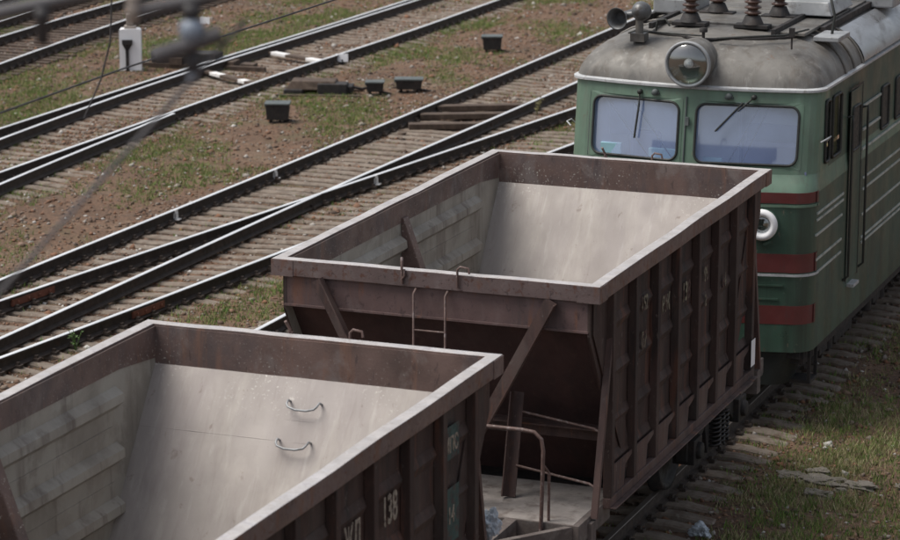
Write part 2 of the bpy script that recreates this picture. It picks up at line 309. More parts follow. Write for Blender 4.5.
# grass
def grass(name, n, h, mask, label, mk='grass'):
    V = []; k = 0; tries = 0
    while k < n and tries < n*40:
        tries += 1
        x = random.uniform(-31, 8); y = random.uniform(0, 60)
        if not seen(x, y, 20) or random.random() > mask(x, y): continue
        z = gz(x, y)
        for _ in range(5):
            px, py = x+random.gauss(0, .035), y+random.gauss(0, .035); a = random.uniform(0, 2*PI); hh = h*random.uniform(.4, 1.3)
            w = random.uniform(.004, .009); dx, dy = math.cos(a), math.sin(a); l = hh*random.uniform(.2, .9); b = random.uniform(0, 2*PI)
            V += [(px-dx*w, py-dy*w, z-.01), (px+dx*w, py+dy*w, z-.01), (px+math.cos(b)*l, py+math.sin(b)*l, z+hh)]; k += 1
    V = np.array(V); T = np.arange(len(V), dtype=np.int32)
    me = bpy.data.meshes.new(name); me.vertices.add(len(V)); me.vertices.foreach_set('co', V.ravel())
    me.loops.add(len(T)); me.loops.foreach_set('vertex_index', T); me.polygons.add(len(T)//3)
    me.polygons.foreach_set('loop_start', np.arange(0, len(T), 3, dtype=np.int32)); me.update(calc_edges=True); me.materials.append(M[mk])
    o = bpy.data.objects.new(name, me); S.collection.objects.link(o); return tag(o, label, 'grass', kind='stuff')
def gmask(x, y):
    n = noise.fractal(Vector((x*.45+9, y*.30, 3.1)), .9, 2.1, 5)*.5
    m = max(0, min(1, (n+.06)*3.2))
    if x > 1.5: return min(1, .22+m)*min(1, (x-1.1)/.8)
    m *= 1-.85*min(1, 1.6*near_track(x))
    if -20.6 < x < -17.9 or -15 < x < -14.0: m = min(1, m*1.8+.12)
    if -14.0 < x < -11.8: m *= .9
    return m
grass('grass', 210000, .075, gmask, 'short patchy grass and moss on the dirt beside the tracks')

grass('verge_grass', 26000, .07, lambda x, y: min(1, max(0, (x-1.25)/.6))*max(0.04, min(1, .25+2.6*noise.noise(Vector((x*1.1, y*.9, 2))))) if x > 1.2 else 0, 'olive and dry yellow grass covering the verge at the right of the wagons', 'drygrass')
# ---------------------------------------------------------------- tracks
def interp(P, y):
    return float(np.interp(y, [p[1] for p in P], [p[0] for p in P]))
def smooth_line(P, step=1.2):
    ysn = np.arange(P[0][1], P[-1][1]+.01, step); X = np.interp(ysn, [p[1] for p in P], [p[0] for p in P])
    for _ in range(6): X[1:-1] = (X[:-2]+2*X[1:-1]+X[2:])/4
    return list(zip(X, ysn))
PROF = [(-.075, -.18), (.075, -.18), (.075, -.168), (.012, -.14), (.010, -.05), (.036, -.038), (.036, -.006), (.030, 0), (-.030, 0), (-.036, -.006), (-.036, -.038), (-.010, -.05), (-.012, -.14), (-.075, -.168)]
def rail(P, parent, dz=0, top='railtop', joints=(), clamps=(), step=1.2, clips=True):
    L = smooth_line(P, step); m = MB(); n = len(PROF); vs = []
    for i, (x, y) in enumerate(L):
        a, b = L[max(i-1, 0)], L[min(i+1, len(L)-1)]; t = Vector((b[0]-a[0], b[1]-a[1])).normalized(); nr = Vector((t.y, -t.x))
        for (u, z) in PROF: vs.append((x+nr.x*u, y+nr.y*u, z+dz))
    o = 0
    for k in range(n):
        m.k = 1 if k in (6, 7, 8) else 0
        m.add([], [])
        fs = [(i*n+k, i*n+(k+1) % n, (i+1)*n+(k+1) % n, (i+1)*n+k) for i in range(len(L)-1)]
        if k == 0: m.add(vs, fs)
        else:
            for f in fs: m.f.append(f); m.sm.append(False); m.mi.append(m.k)
    m.f.append(tuple(range(n))); m.f.append(tuple(range(len(vs)-n, len(vs)))); m.sm += [False]*2; m.mi += [0]*2
    m.k = 0
    if clips:
        y = math.ceil(L[0][1]/SP)*SP
        while y < L[-1][1]:
            x = interp(L, y)
            for s_ in (-1, 1):
                m.box(x+s_*.10-.045, x+s_*.10+.045, y-.05, y+.05, -.185+dz, -.150+dz)
                m.box(x+s_*.085-.022, x+s_*.085+.022, y-.025, y+.025, -.15+dz, -.115+dz)
            y += SP
    r = m.build('rail', [M['railside'], M[top]], parent)
    for (y0, y1) in joints:
        j = MB(); xa, xb = interp(L, y0), interp(L, y1)
        for s_ in (-1, 1): j.beam((xa+s_*.030, y0, -.09+dz), (xb+s_*.030, y1, -.09+dz), .034, .10)
        for q in range(4):
            t = (q+.5)/4; j.beam((xa+(xb-xa)*t-.07, y0+(y1-y0)*t, -.09+dz), (xa+(xb-xa)*t+.07, y0+(y1-y0)*t, -.09+dz), .03, .03)
        j.build('joint_bar', M['joint'], r)
    for y0 in clamps:
        j = MB(); x = interp(L, y0)
        j.box(x+.013, x+.030, y0-.05, y0+.05, -.14+dz, -.045+dz); j.box(x+.037, x+.050, y0-.045, y0+.045, -.055+dz, .004+dz)
        j.box(x+.03, x+.11, y0-.06, y0+.06, -.165+dz, -.148+dz); j.box(x+.045, x+.065, y0-.03, y0+.03, -.15+dz, -.05+dz)
        j.build('white_paint_mark', M['white'], r)
    return r
def sleeper_mesh(kind):
    m = MB()
    if kind == 'c':     # concrete tie: wide chamfered ends, waisted middle, unit-ish length 2.7
        st = [(-1.38, .09, -.10), (-1.33, .10, -.055), (-.98, .105, -.004), (-.55, .10, 0), (-.30, .095, -.022), (.30, .095, -.022), (.55, .10, 0), (.98, .105, -.004), (1.33, .10, -.055), (1.38, .09, -.10)]
        n = 6; vs = []
        for (x, w, z) in st: vs += [(x, -w-.02, -.16), (x, -w, -.02+z), (x, -w+.03, z), (x, w-.03, z), (x, w, -.02+z), (x, w+.02, -.16)]
        fs = [(i*n+k, i*n+(k+1) % n, (i+1)*n+(k+1) % n, (i+1)*n+k) for i in range(len(st)-1) for k in range(n)]
        m.add(vs, fs+[tuple(range(n)), tuple(range(len(vs)-n, len(vs)))])
        return m.mesh('sleeper', M['concrete'])
    for k in range(1): m.box(-1.35, 1.35, -.10, .10, -.16, 0)
    return m.mesh('sleeper', M['timber'])
SM = {'c': sleeper_mesh('c'), 't': sleeper_mesh('t')}
def sleepers(parent, y0, y1, xa, xb, kind='c', maxn=100, rot=0, dz=0.0):
    y = math.ceil(y0/SP)*SP; k = 0
    while y < y1 and k < maxn:
        a, b = xa(y), xb(y); o = bpy.data.objects.new('sleeper', SM[kind]); S.collection.objects.link(o); o.parent = parent
        o.location = ((a+b)/2+random.uniform(-.03, .03), y+random.uniform(-.02, .02), -.187+dz+random.uniform(-.010, .008)); o.scale = ((b-a)/2.7, 1, 1)
        o.rotation_euler = (random.uniform(-.02, .02), random.uniform(-.004, .004), rot+random.uniform(-.045, .045)); y += SP; k += 1
LN = lambda c: (lambda y: c)
# A: under the wagons and the locomotive
t = empty('railway_track', (0, 0, 0), 'track carrying the brown hopper wagons and the green locomotive', 'railway track')
rail([(-.76, -14), (-.76, 36)], t); rail([(.76, -14), (.76, 36)], t, top='railtop_dull')
sleepers(t, -2, 34, LN(-1.42), LN(1.46))
# C: almost hidden beyond the wagons
t = empty('railway_track', (-5.7, 0, 0), 'mostly hidden track just beyond the wagons, one rail showing past the wagon corners', 'railway track')
R5 = [(-.80, -6), (-.80, 9), (-.74, 12), (-.7, 46)]
rail(R5, t); rail([(.76, -6), (.76, 46)], t)
sleepers(t, -4, 28, LN(-1.38), LN(1.38))
# B: the turnout
R1 = [(-11.34, 0), (-11.30, 8), (-11.23, 11.5), (-11.16, 14.5), (-11.06, 18), (-11.0, 22), (-10.93, 28), (-10.88, 38), (-10.85, 58)]
R3 = [(-9.58, 0), (-9.49, 8.24), (-9.45, 14), (-9.42, 19.67), (-9.28, 25), (-9.12, 31.5), (-9.05, 40), (-9.0, 58)]
R2 = [(-11.10, 5.5), (-10.85, 8), (-10.58, 10.15), (-9.93, 15), (-9.22, 20.2), (-8.66, 24.5), (-8.17, 28.3), (-7.4, 34), (-6.7, 42), (-6.5, 47)]
R4 = [(-9.62, 2), (-9.3, 5), (-8.96, 7.32), (-8.57, 10.55), (-8.19, 14.52), (-7.62, 19.2), (-6.97, 24.4), (-6.45, 29), (-5.85, 35), (-5.1, 43), (-4.98, 47)]
t = empty('railway_turnout', (0, 0, 0), 'turnout of four converging polished rails crossing in the middle distance', 'railway turnout')
rail(R1, t, clamps=(16.7, 20.45)); rail(R3, t, clips=False); rail(R2, t, dz=.003, joints=((10.35, 11.35),), clamps=(20.6,)); rail(R4, t, dz=.001, joints=((10.35, 11.15),))
sleepers(t, 3, 46, lambda y: interp(R1, y)-.5, lambda y: max(interp(R3, y), interp(R4, y) if y < 27 else -99)+.55)
# dark crossing timbers between the rails of the turnout
for (a, b) in (((-10.95, 28.1), (-9.3, 29.0)), ((-10.9, 27.1), (-9.3, 27.9)), ((-10.7, 26.0), (-9.25, 26.7))):
    m = MB(); m.beam((a[0], a[1], -.13), (b[0], b[1], -.13), .24, .11)
    tag(m.build('crossing_timber', M['timber'], bevel=.01), {28.1: 'dark timber across the turnout track, farthest of the three', 27.1: 'dark timber across the turnout track, middle of the three', 26.0: 'dark timber across the turnout track, nearest of the three'}[a[1]], 'timber', 'dark crossing timbers')
# D: double-railed track upper left
D1 = [(-17.5, 12), (-17.55, 22), (-17.5, 31), (-17.3, 36), (-17.22, 42), (-17.1, 60)]
D2 = [(-16.5, 12), (-16.75, 17), (-16.98, 21), (-17.18, 25), (-17.30, 29), (-17.12, 36), (-17.0, 42), (-16.88, 60)]
D3 = [(-15.4, 12), (-15.37, 18.5), (-15.34, 24), (-15.36, 31), (-15.12, 36), (-15.12, 43), (-15.05, 60)]
D4 = [(-14.45, 13), (-14.87, 17.62), (-15.07, 20.84), (-15.2, 24), (-15.27, 25.6)]
t = empty('railway_turnout', (0, 0, 0), 'far turnout with doubled rails running past the white signal box', 'railway turnout')
rail(D1, t); rail(D2, t, dz=-.004, clips=False); rail(D3, t); rail(D4, t, dz=-.003, clips=False)
sleepers(t, 13, 58, lambda y: -18.05, lambda y: -14.55 if y > 20 else -14.1)
# E: track at the top left corner
E1 = [(-20.9, 24), (-21.58, 29.3), (-22.2, 36.2), (-22.5, 41.7), (-22.6, 60)]
E2 = [(-22.95, 24), (-23.3, 29), (-23.61, 32.85), (-23.86, 39.5), (-24.1, 60)]
E0 = [(-24.2, 24), (-24.77, 34.87), (-25.4, 39), (-26.2, 60)]
EX = [(-25.75, 24), (-26.3, 34.87), (-26.95, 39), (-27.75, 60)]
t = empty('railway_track', (0, 0, 0), 'track behind the white signal box, bending away at the top left', 'railway track')
rail(E1, t); rail(E2, t); sleepers(t, 26, 58, lambda y: interp(E2, y)-.5, lambda y: interp(E1, y)+.5, 't')
t = empty('railway_track', (0, 0, 0), 'farthest track cut by the top left corner of the picture', 'railway track')
rail(E0, t); rail(EX, t); sleepers(t, 30, 58, lambda y: interp(EX, y)-.5, lambda y: interp(E0, y)+.5, 't')

# ---------------------------------------------------------------- lineside things
t = empty('dwarf_signal', (-19.15, 30.75, -.24), 'white box post with a black bracket standing beside the far turnout', 'signal post')
m = MB(); pts = []
for k in range(5): a = PI*k/4*.5; pts.append((.235-.06+.06*math.cos(a), .93-.06+.06*math.sin(a)))
for k in range(5): a = PI/2+PI*k/4*.5; pts.append((-.235+.06+.06*math.cos(a), .93-.06+.06*math.sin(a)))
poly = [(.235, 0)]+pts+[(-.235, 0)]
m.prism(poly, -.15, .15, 1); t.rotation_euler = (0, 0, .42)
m.build('post_body', M['cleanwhite'], t)
m = MB(); m.box(-.10, -.03, -.20, -.152, .0, .60); m.box(-.17, .05, -.23, -.152, .60, .70); m.beam((-.065, -.18, .45), (-.14, -.18, .6), .04, .04); m.beam((-.065, -.18, .45), (.02, -.18, .6), .04, .04); m.build('bracket', M['black'], t)
m = MB(); m.box(-.28, .28, -.2, .2, -.05, .03); m.build('foot', M['slab'], t)
m = MB(); m.box(-.13, .13, -.1, .1, .93, 1.0); m.box(-.075, .075, -.08, .08, 1.0, 1.26); m.build('head', M['brownfit'], t, bevel=.02)
def trackbox(x, y, w, d, h, label, rz=.35, legs=True):
    t = empty('cable_box', (x, y, -.24), label, 'cable box', 'dark boxes beside the tracks', rz)
    m = MB(); m.hexa([(-w/2*.9, -d/2*.9, .08), (w/2*.9, -d/2*.9, .08), (w/2*.9, d/2*.9, .08), (-w/2*.9, d/2*.9, .08), (-w/2, -d/2, h), (w/2, -d/2, h), (w/2, d/2, h), (-w/2, d/2, h)])
    m.build('box_body', M['black'], t, bevel=.012)
    m = MB(); m.box(-w/2-.02, w/2+.02, -d/2-.02, d/2+.02, h, h+.035); m.box(-w/2-.03, -w/2-.0, -.05, .05, h-.06, h+.02); m.build('lid', M['cover'], t, bevel=.008)
    m = MB()
    for sx in (-1, 1): m.box(sx*w*.3-.03, sx*w*.3+.03, -.04, .04, -.06, .10)
    m.tube([(w*.2, 0, .1), (w*.5, .1, .03), (w*.9, .15, -.01)], .03); m.build('leg', M['black'], t)
    return t
M['cover'] = mat('grey green box cover', (.085, .10, .10), .2, 5, rough=.6, layers=[((.2, .2, .2), 9, (1, 1, 1), .58, .7, .4)])
trackbox(-13.45, 25.96, .46, .36, .38, 'square dark cable box left of the switch machine beside far turnout rail')
trackbox(-12.72, 36.13, .44, .34, .36, 'small dark cable box standing alone farthest up between the tracks')
trackbox(-12.96, 29.75, .36, .3, .26, 'low dark box right next to the switch machine, nearer of the pair')
trackbox(-12.42, 30.3, .56, .34, .27, 'wide dark box at right end of the switch machine group')
t = empty('switch_machine', (-14.1, 29.45, -.24), 'flat brown and black switch machine beside the rail', 'switch machine', rz=.30)
m = MB(); m.hexa([(-.68, -.30, .12), (.42, -.30, .12), (.42, .3, .12), (-.68, .3, .12), (-.55, -.24, .30), (.36, -.24, .30), (.36, .24, .30), (-.55, .24, .30)]); m.build('cover', M['timber'], t, bevel=.02)
m = MB(); m.box(.0, .62, -.34, .05, .02, .26); m.box(-.7, -.3, -.38, -.1, .0, .14); m.box(.5, .72, -.25, .2, .04, .2); m.build('motor_housing', M['black'], t, bevel=.02)
m = MB(); m.beam((-.9, -.45, 0), (.9, -.45, 0), .14, .1); m.beam((-.9, .35, 0), (.9, .35, 0), .14, .1); m.build('bearer', M['timber'], t)
m = MB(); m.tube([(.7, 0, .15), (.9, .03, .11), (1.05, .1, .13), (1.15, .2, .22)], .03); m.build('cable', M['black'], t)
t = empty('switch_machine', (-18.2, 31.6, -.24), 'dark low switch machine behind the hanging fittings left of the far turnout', 'switch machine', rz=.1)
m = MB(); m.box(-.75, .75, -.25, .25, .1, .36); m.build('cover', M['black'], t, bevel=.02)
m = MB(); m.box(-1.2, 1.9, -.32, -.2, .0, .12); m.box(-.3, .0, -.35, -.25, .1, .26); m.box(.8, 1.15, -.2, .2, .0, .2); m.box(1.3, 1.6, -.2, .1, .0, .16); m.build('bearer', M['timber'], t)
def plate(x, y, z, w, h, label, tilt=.5):
    t = empty('number_plate', (x, y, -.24), label, 'marker plate', 'white marker plates')
    m = MB(); m.box(-w/2, w/2, -.006, .006, z, z+h); o = m.build('plate', M['cleanwhite'], t, bevel=.004); o.rotation_euler = (-tilt*.3, 0, .35)
    m = MB(); m.box(-.02, .02, .008, .03, -.02, z+.05); m.build('stake', M['black'], t)
plate(-20.75, 37.7, .02, .26, .17, 'small white plate on the grass above the hanging fittings')
plate(-15.0-.15, 33.1, .08, .28, .18, 'small white plate beside the rail above the switch machine')
# painted switch rods between the far rails
def rod(a, b, label, patches):
    t = empty('switch_rod', (a[0], a[1], -.1), label, 'switch rod', 'painted switch rods')
    d = Vector((b[0]-a[0], b[1]-a[1], 0)); m = MB(); m.beam((0, 0, 0), d, .16, .06); m.build('rod_cover', M['timber'], t, bevel=.01)
    for (u, v) in patches:
        m = MB(); m.beam(d*u+Vector((0, 0, .0)), d*v, .17, .07); m.build('white_patch', M['white'], t, bevel=.01)
rod((-17.0, 33.4), (-15.25, 32.55), 'switch rod cover with two bright white painted ends between the far rails', [(.04, .30), (.66, .88)])
rod((-17.3, 30.5), (-15.5, 29.3), 'dark switch rod with a faded white patch, nearer of the two rods', [(.2, .4), (.74, .86)])
# weeds
def weed(x, y, h, label, mt, n=26):
    t = empty('weed', (x, y, gz(x, y)), label, 'weed', 'weeds by the rails')
    m = MB(); st = MB()
    for k in range(5):
        a = random.uniform(0, 2*PI); l = h*random.uniform(.6, 1); tip = Vector((math.cos(a)*l*.3, math.sin(a)*l*.3, l)); st.tube([(0, 0, -.02), tip*.5+Vector((0, 0, .02)), tip], .005, 5)
        for q in range(n//5+2):
            p = tip*random.uniform(.25, 1); b = random.uniform(0, 2*PI); s_ = h*random.uniform(.10, .2); d = Vector((math.cos(b), math.sin(b), random.uniform(-.2, .7)))*s_; e = d.cross(Vector((0, 0, 1)))*.25
            m.add([p, p+d*.5+e, p+d, p+d*.5-e], [(0, 1, 2, 3)])
    m.build('leaves', mt, t, fix=False); st.build('stem', mt, t)
M['weed'] = mat('fresh weed green', (.075, .14, .035), .3, 9, rough=.8)
M['dryweed'] = mat('yellowed weed', (.22, .20, .09), .3, 9, rough=.8)
weed(-8.62, 8.75, .36, 'green weed by the nearest turnout rail above the front wagon', M['weed']); weed(-8.95, 8.45, .24, 'smaller green weed left of its taller neighbour above the front wagon', M['weed'])
weed(-9.0, 28.6, .42, 'yellowish weed between the diverging rails near the locomotive', M['dryweed'], 40)
# broken slab + debris at right
t = empty('broken_slab', (2.2, 6.65, -.215), 'low broken concrete slab and crumbs in the grass at lower right', 'concrete slab')
for (x, y, sx_, sy_, sz_) in ((0, 0, .28, .17, .045), (.45, -.05, .20, .12, .045), (-.35, .08, .16, .12, .04), (.1, -.5, .16, .1, .05), (-.1, .33, .15, .09, .04), (.95, .1, .09, .07, .04), (.3, -.28, .07, .05, .03)):
    import bmesh
    bm = bmesh.new(); bmesh.ops.create_icosphere(bm, subdivisions=4, radius=1)
    for v in bm.verts:
        p = v.co.copy(); q = noise.fractal(p*1.6+Vector((x*9, y*7, 1)), 1, 2, 5); c4 = (abs(p.x)**4+abs(p.y)**4+abs(p.z)**4)**-.25
        v.co = Vector((p.x*c4*sx_, p.y*c4*sy_, p.z*c4*sz_))*(.85+.5*q)
    me = bpy.data.meshes.new('chunk'); bm.to_mesh(me); bm.free(); me.materials.append(M['slab'])
    o = bpy.data.objects.new('chunk', me); S.collection.objects.link(o); o.parent = t; o.location = (x, y, -.012)
def crumple(name, loc, s, label, cat, mt):
    import bmesh
    bm = bmesh.new(); bmesh.ops.create_icosphere(bm, subdivisions=4, radius=1)
    for v in bm.verts:
        p = v.co.copy(); q = noise.fractal(p*1.3+Vector(loc), 1, 2, 3)
        v.co = Vector((p.x*s[0], p.y*s[1], p.z*s[2]))*(.75+.55*q)
    me = bpy.data.meshes.new(name); bm.to_mesh(me); bm.free(); me.materials.append(mt)
    o = bpy.data.objects.new(name, me); S.collection.objects.link(o); o.location = loc; return tag(o, label, cat)
crumple('plastic_litter', (1.48, 4.16, -.15), (.14, .10, .10), 'crumpled pale plastic litter on the sleeper ends at the bottom', 'litter', M['bag'])

# ---------------------------------------------------------------- hopper wagon
WL, HW, ZT = 6.13, 1.656, 3.49
ZR = 3.33           # underside of the rim
KS, YE = 1.45, .05  # end slope: z = 3.10 - KS*(distance from end)
def make_wagon():
    w = empty('hopper_wagon', (0, 0, 0), 'x', 'hopper wagon', 'open hopper wagons')
    # rim
    m = MB(); a = .115
    C_ = [(-HW, 0), (HW, 0), (HW, WL), (-HW, WL)]; ns = 14; O = []; I = []; U = []; Dn = []
    for k in range(4):
        (xa, ya), (xb, yb_) = C_[k], C_[(k+1) % 4]; (ia, ja), (ib, jb) = [(x-math.copysign(a, x), y+(a if y < 1 else -a)) for (x, y) in ((xa, ya), (xb, yb_))]
        for q in range(ns):
            t = q/ns; e_ = min(1, 4*min(t, 1-t))
            n1 = noise.noise(Vector((k*7+t*5, 1, 2)))*.016*e_; n2 = noise.noise(Vector((k*7+t*6, 5, 2)))*.010*e_
            dx, dy = (0, 1) if k in (0, 2) else (1, 0)
            O.append((xa+(xb-xa)*t+dx*n1, ya+(yb_-ya)*t+dy*n1)); I.append((ia+(ib-ia)*t+dx*n1, ja+(jb-ja)*t+dy*n1)); U.append(ZT+n2); Dn.append(ZR+n2*.4)
    n = len(O); vs = [(x, y, z) for (x, y), z in zip(O, Dn)]+[(x, y, z) for (x, y), z in zip(I, Dn)]+[(x, y, z) for (x, y), z in zip(O, U)]+[(x, y, z) for (x, y), z in zip(I, U)]; fs = []
    for k in range(n):
        q = (k+1) % n; fs += [(2*n+k, 2*n+q, 3*n+q, 3*n+k), (k, q, 2*n+q, 2*n+k), (n+k, 3*n+k, 3*n+q, n+q), (k, n+k, n+q, q)]
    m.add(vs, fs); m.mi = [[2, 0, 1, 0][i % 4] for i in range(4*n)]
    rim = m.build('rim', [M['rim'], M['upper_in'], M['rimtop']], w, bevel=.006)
    for (x, y) in ((-HW, 0), (HW, 0), (HW, WL), (-HW, WL)):
        m = MB()
        sx = 1 if x > 0 else -1; sy = 1 if y > 0 else -1
        m.box(min(x, x-sx*.22)-.003, max(x, x-sx*.22)+.003, min(y, y-sy*.012)-.006*1, max(y, y-sy*.012)+.006, ZR-.004, ZT-.008)
        m.box(min(x, x-sx*.012)-.006, max(x, x-sx*.012)+.006, min(y, y-sy*.22)-.003, max(y, y-sy*.22)+.003, ZR-.004, ZT-.008)
        m.build('corner_plate', M['rim'], rim)
    xi = 1.53
    zs = lambda d: 3.10-KS*(d-YE)
    # side walls (skin with the raised beads pressed inwards)
    for sx in (-1, 1):
        m = MB(); y0, y1 = .03, WL-.03
        x0, x1 = (xi, xi+.02)
        poly = [(y0, ZT-.02), (y0, 3.00), (1.22, 1.10), (WL-1.22, 1.10), (WL-y0, 3.00), (WL-y0, ZT-.02)]
        m.prism(poly, sx*x0, sx*x1, 0); sw = m.build('side_wall', [M['inner_wall'], M['dark_brown']], w)
        for p in sw.data.polygons:
            if p.normal.x*sx > -.5: p.material_index = 1
        m = MB()
        for zc in (3.02, 2.53, 2.05, 1.62):
            e = max(.87, (3.10-zc)/KS+.16)
            prof = [(0, .10), (-.075, .045), (-.08, -.03), (0, -.10)]
            for (ya, yb) in ((e, WL/2-.085), (WL/2+.085, WL-e)):
                n = 4; vs = []; m.new()
                for yy, k in ((ya, 1), (yb, 1)):
                    for (dx, dz) in prof: vs.append((sx*(xi-.001+dx*k), yy, zc+dz))
                m.add(vs, [(i*4+k, i*4+(k+1) % 4, (i+1)*4+(k+1) % 4, (i+1)*4+k) for i in range(1) for k in range(4)]+[(0, 1, 2, 3), (4, 5, 6, 7)])
        for zc in (2.77, 2.28): m.new(); m.box(sx*(xi-.006), sx*(xi-.001), .95, WL-.95, zc-.012, zc+.012)
        parts(m, 'pressed_bead', M['inner_wall'], sw)
        # upper inner strip above the dust line
        m = MB(); m.prism([(.05, ZT-.022), (.05, 3.18), (.8, 3.25), (WL-.8, 3.25), (WL-.05, 3.18), (WL-.05, ZT-.022)], sx*(xi-.008), sx*(xi-.002), 0)
        m.build('upper_strip', M['upper_in'], sw)
        # ribs
        for k in range(8):
            y = WL/2+.72*(k-3.5); m = MB()
            m.prism([(y-.055, sx*(xi+.022)), (y-.045, sx*(xi+.105)), (y+.045, sx*(xi+.105)), (y+.055, sx*(xi+.022))][::1], 1.312, ZR-.003, 2)
            # poly is (y, x) -> reorder
            m.v = [(b_, a_, z_) for (a_, b_, z_) in m.v]
            m.build('side_post', M['dark_brown'], w, bevel=.006)
        # shallow outward folds of the panels between ribs
        for k in range(7):
            y = WL/2+.72*(k-3.5)+.36; m = MB()
            for zc in (2.98, 2.5, 2.02, 1.62): m.prism([(zc+.08, sx*(xi+.022)), (zc, sx*(xi+.055)), (zc-.08, sx*(xi+.022))], y-.285, y+.285, 1)
            m.v = [(b_, y_, a_) for (a_, y_, b_) in m.v]
            for q in range(4): m.cut.append((q*6, q*5))
            parts(m, 'panel_fold', M['dark_brown'], sw)
        # sill below the openings
        m = MB(); m.box(sx*1.555 if sx > 0 else -1.63, 1.63 if sx > 0 else -1.555, .48, WL-.48, 1.21, 1.31)
        m.box(min(sx*1.631, sx*1.69), max(sx*1.631, sx*1.69), .48, WL-.48, 1.21, 1.225); m.build('side_sill', M['red_brown'], w, bevel=.006)
        m = MB()
        for k in range(7):
            y = WL/2+.72*(k-3.5); m.new(); m.prism([(y+.05, 1.312), (y+.05, 1.60), (y+.67, 1.60), (y+.67, 1.56), (y+.46, 1.51), (y+.42, 1.312)], sx*1.60, sx*1.612, 0)
        parts(m, 'gusset', M['red_brown'], w)
        m = MB(); m.box(min(sx*1.5515, sx*1.556), max(sx*1.5515, sx*1.556), .6, WL-.6, 1.312, 1.63); m.build('painted_recess_shade', M['black'], sw)  # black panel painting the shade inside the openings above the sill
        # centre gusset inside
        m = MB(); yc = WL/2; m.hexa([(sx*(xi-.002), yc-.07, 1.5), (sx*.85, yc-.07, 1.5), (sx*.85, yc+.07, 1.5), (sx*(xi-.002), yc+.07, 1.5), (sx*(xi-.002), yc-.07, 3.30), (sx*(xi-.03), yc-.07, 3.30), (sx*(xi-.03), yc+.07, 3.30), (sx*(xi-.002), yc+.07, 3.30)])
        m.build('inner_gusset', M['upper_in'], w, bevel=.008)
    # ends
    for e in (0, 1):
        Y = (lambda d: d) if e == 0 else (lambda d: WL-d)
        def bx(m, x0, x1, d0, d1, z0, z1): a_, b_ = Y(d0), Y(d1); m.box(x0, x1, min(a_, b_), max(a_, b_), z0, z1)
        m = MB(); bx(m, -1.54, 1.54, .045, .057, 3.03, ZR-.003); bx(m, -1.54, 1.54, .020, .043, 3.03, 3.05); ew = m.build('end_panel', M['band'], w)
        m = MB(); bx(m, -xi+.002, xi-.002, .100, .124, 3.10, ZT-.021); m.build('inner_lining', M['upper_in'], ew)
        m = MB(); t_ = .02; d1 = 1.50
        m.prism([(Y(.085), 3.19), (Y(d1), 3.19-KS*(d1-.085)), (Y(d1), 3.19-KS*(d1-.085)-.03), (Y(.075), 3.15)], -xi-.008, xi+.008, 0)
        sl = m.build('slope_sheet', [M['slope'], M['under']], w)
        for p in sl.data.polygons: p.material_index = 1
        m = MB(); nx_, ny_ = 44, 34; vs = []
        nv = Vector((0, (1 if e == 0 else -1)*KS, 1)).normalized()
        for b_ in range(ny_+1):
            d = .085+(d1-.085)*b_/ny_
            for a_ in range(nx_+1):
                x = -xi-.004+(2*xi+.008)*a_/nx_; P = Vector((x, Y(d), 3.19-KS*(d-.085))); q = P*1.0+Vector((3*e, 0, 0))
                h = .006+noise.fractal(q*1.7, 1, 2, 3)*.007+.006*max(0, noise.noise(q*4.2+Vector((3, 1, 7)))-.25)
                P += nv*h*(min(1, 6*b_/ny_)*.9+.1); vs.append(tuple(P))
        m.add(vs, [(b_*(nx_+1)+a_, b_*(nx_+1)+a_+1, (b_+1)*(nx_+1)+a_+1, (b_+1)*(nx_+1)+a_) for b_ in range(ny_) for a_ in range(nx_)], True)
        o_ = m.build('worn_plate', M['slope'], sl)
        # weld seam and stiffening lines on the slope
        m = MB(); nrm = Vector((0, (1 if e == 0 else -1)*KS, 1)).normalized()
        for zc in (2.66, ):
            d = .085+(3.19-zc)/KS; m.tube([Vector((-xi+.02+(2*xi-.04)*q/30, Y(d), zc))+nrm*(.0030+.003*noise.noise(Vector((q*.9, e, 4)))) for q in range(31)], .0045, 6)
        m.build('weld_seam', M['slope'], sl)
        # outside: braces, ladder, horizontals, ladder stiles
        for sx in (-1, 1):
            m = MB(); m.angle((sx*1.18, Y(.012), 3.32), (sx*.10, Y(-.02), 1.28), .12, (0, 1 if e == 0 else -1, 0)); m.build('end_brace', M['red_brown'], w)
            m = MB(); m.beam((sx*1.592, Y(.12), 1.22), (sx*1.592, Y(.55), 3.0), .062, .05, (0, 1, 0)); m.build('ladder_stile', M['red_brown'], w)
            m = MB(); m.angle((sx*.66, Y(.36), 1.26), (sx*.66, Y(.60), 2.24), .11, (0, 1 if e == 0 else -1, 0)); m.build('ladder_stile', M['red_brown'], w)
            m = MB()
            for (z, t1) in ((1.52, .0), (2.02, .0)):
                m.new(); yy = .12+(z-1.22)*.28; m.tube([(sx*.70, Y(yy+.22), z+.04), (sx*1.5, Y(yy+.03), z), (sx*1.58, Y(yy), z-.03)], .013, 8)
            parts(m, 'ladder_rung', M['pipe'], w)
            m = MB(); m.prism([(Y(.10), 3.33-.004), (Y(.10), 3.0), (Y(1.15), 1.42), (Y(1.35), 1.42), (Y(.45), 3.33-.004)], sx*1.556, sx*1.568, 0); m.build('corner_web', M['dark_brown'], w)
        m = MB(); bx(m, -1.45, 1.45, .72, .80, 1.80, 1.92); bx(m, -1.45, 1.45, .62, .80, 1.92, 1.935); m.build('end_crossbar', M['red_brown'], w)
        m = MB()
        for x in (-.17, .15): m.tube([(x, Y(.03), 3.325), (x, Y(-.05), 3.28), (x, Y(-.05), 1.3)], .012, 8)
        for z in (2.93, 2.5, 2.07, 1.64): m.tube([(-.17, Y(-.05), z), (.15, Y(-.05), z)], .010, 8)
        m.build('end_ladder', M['pipe'], w)
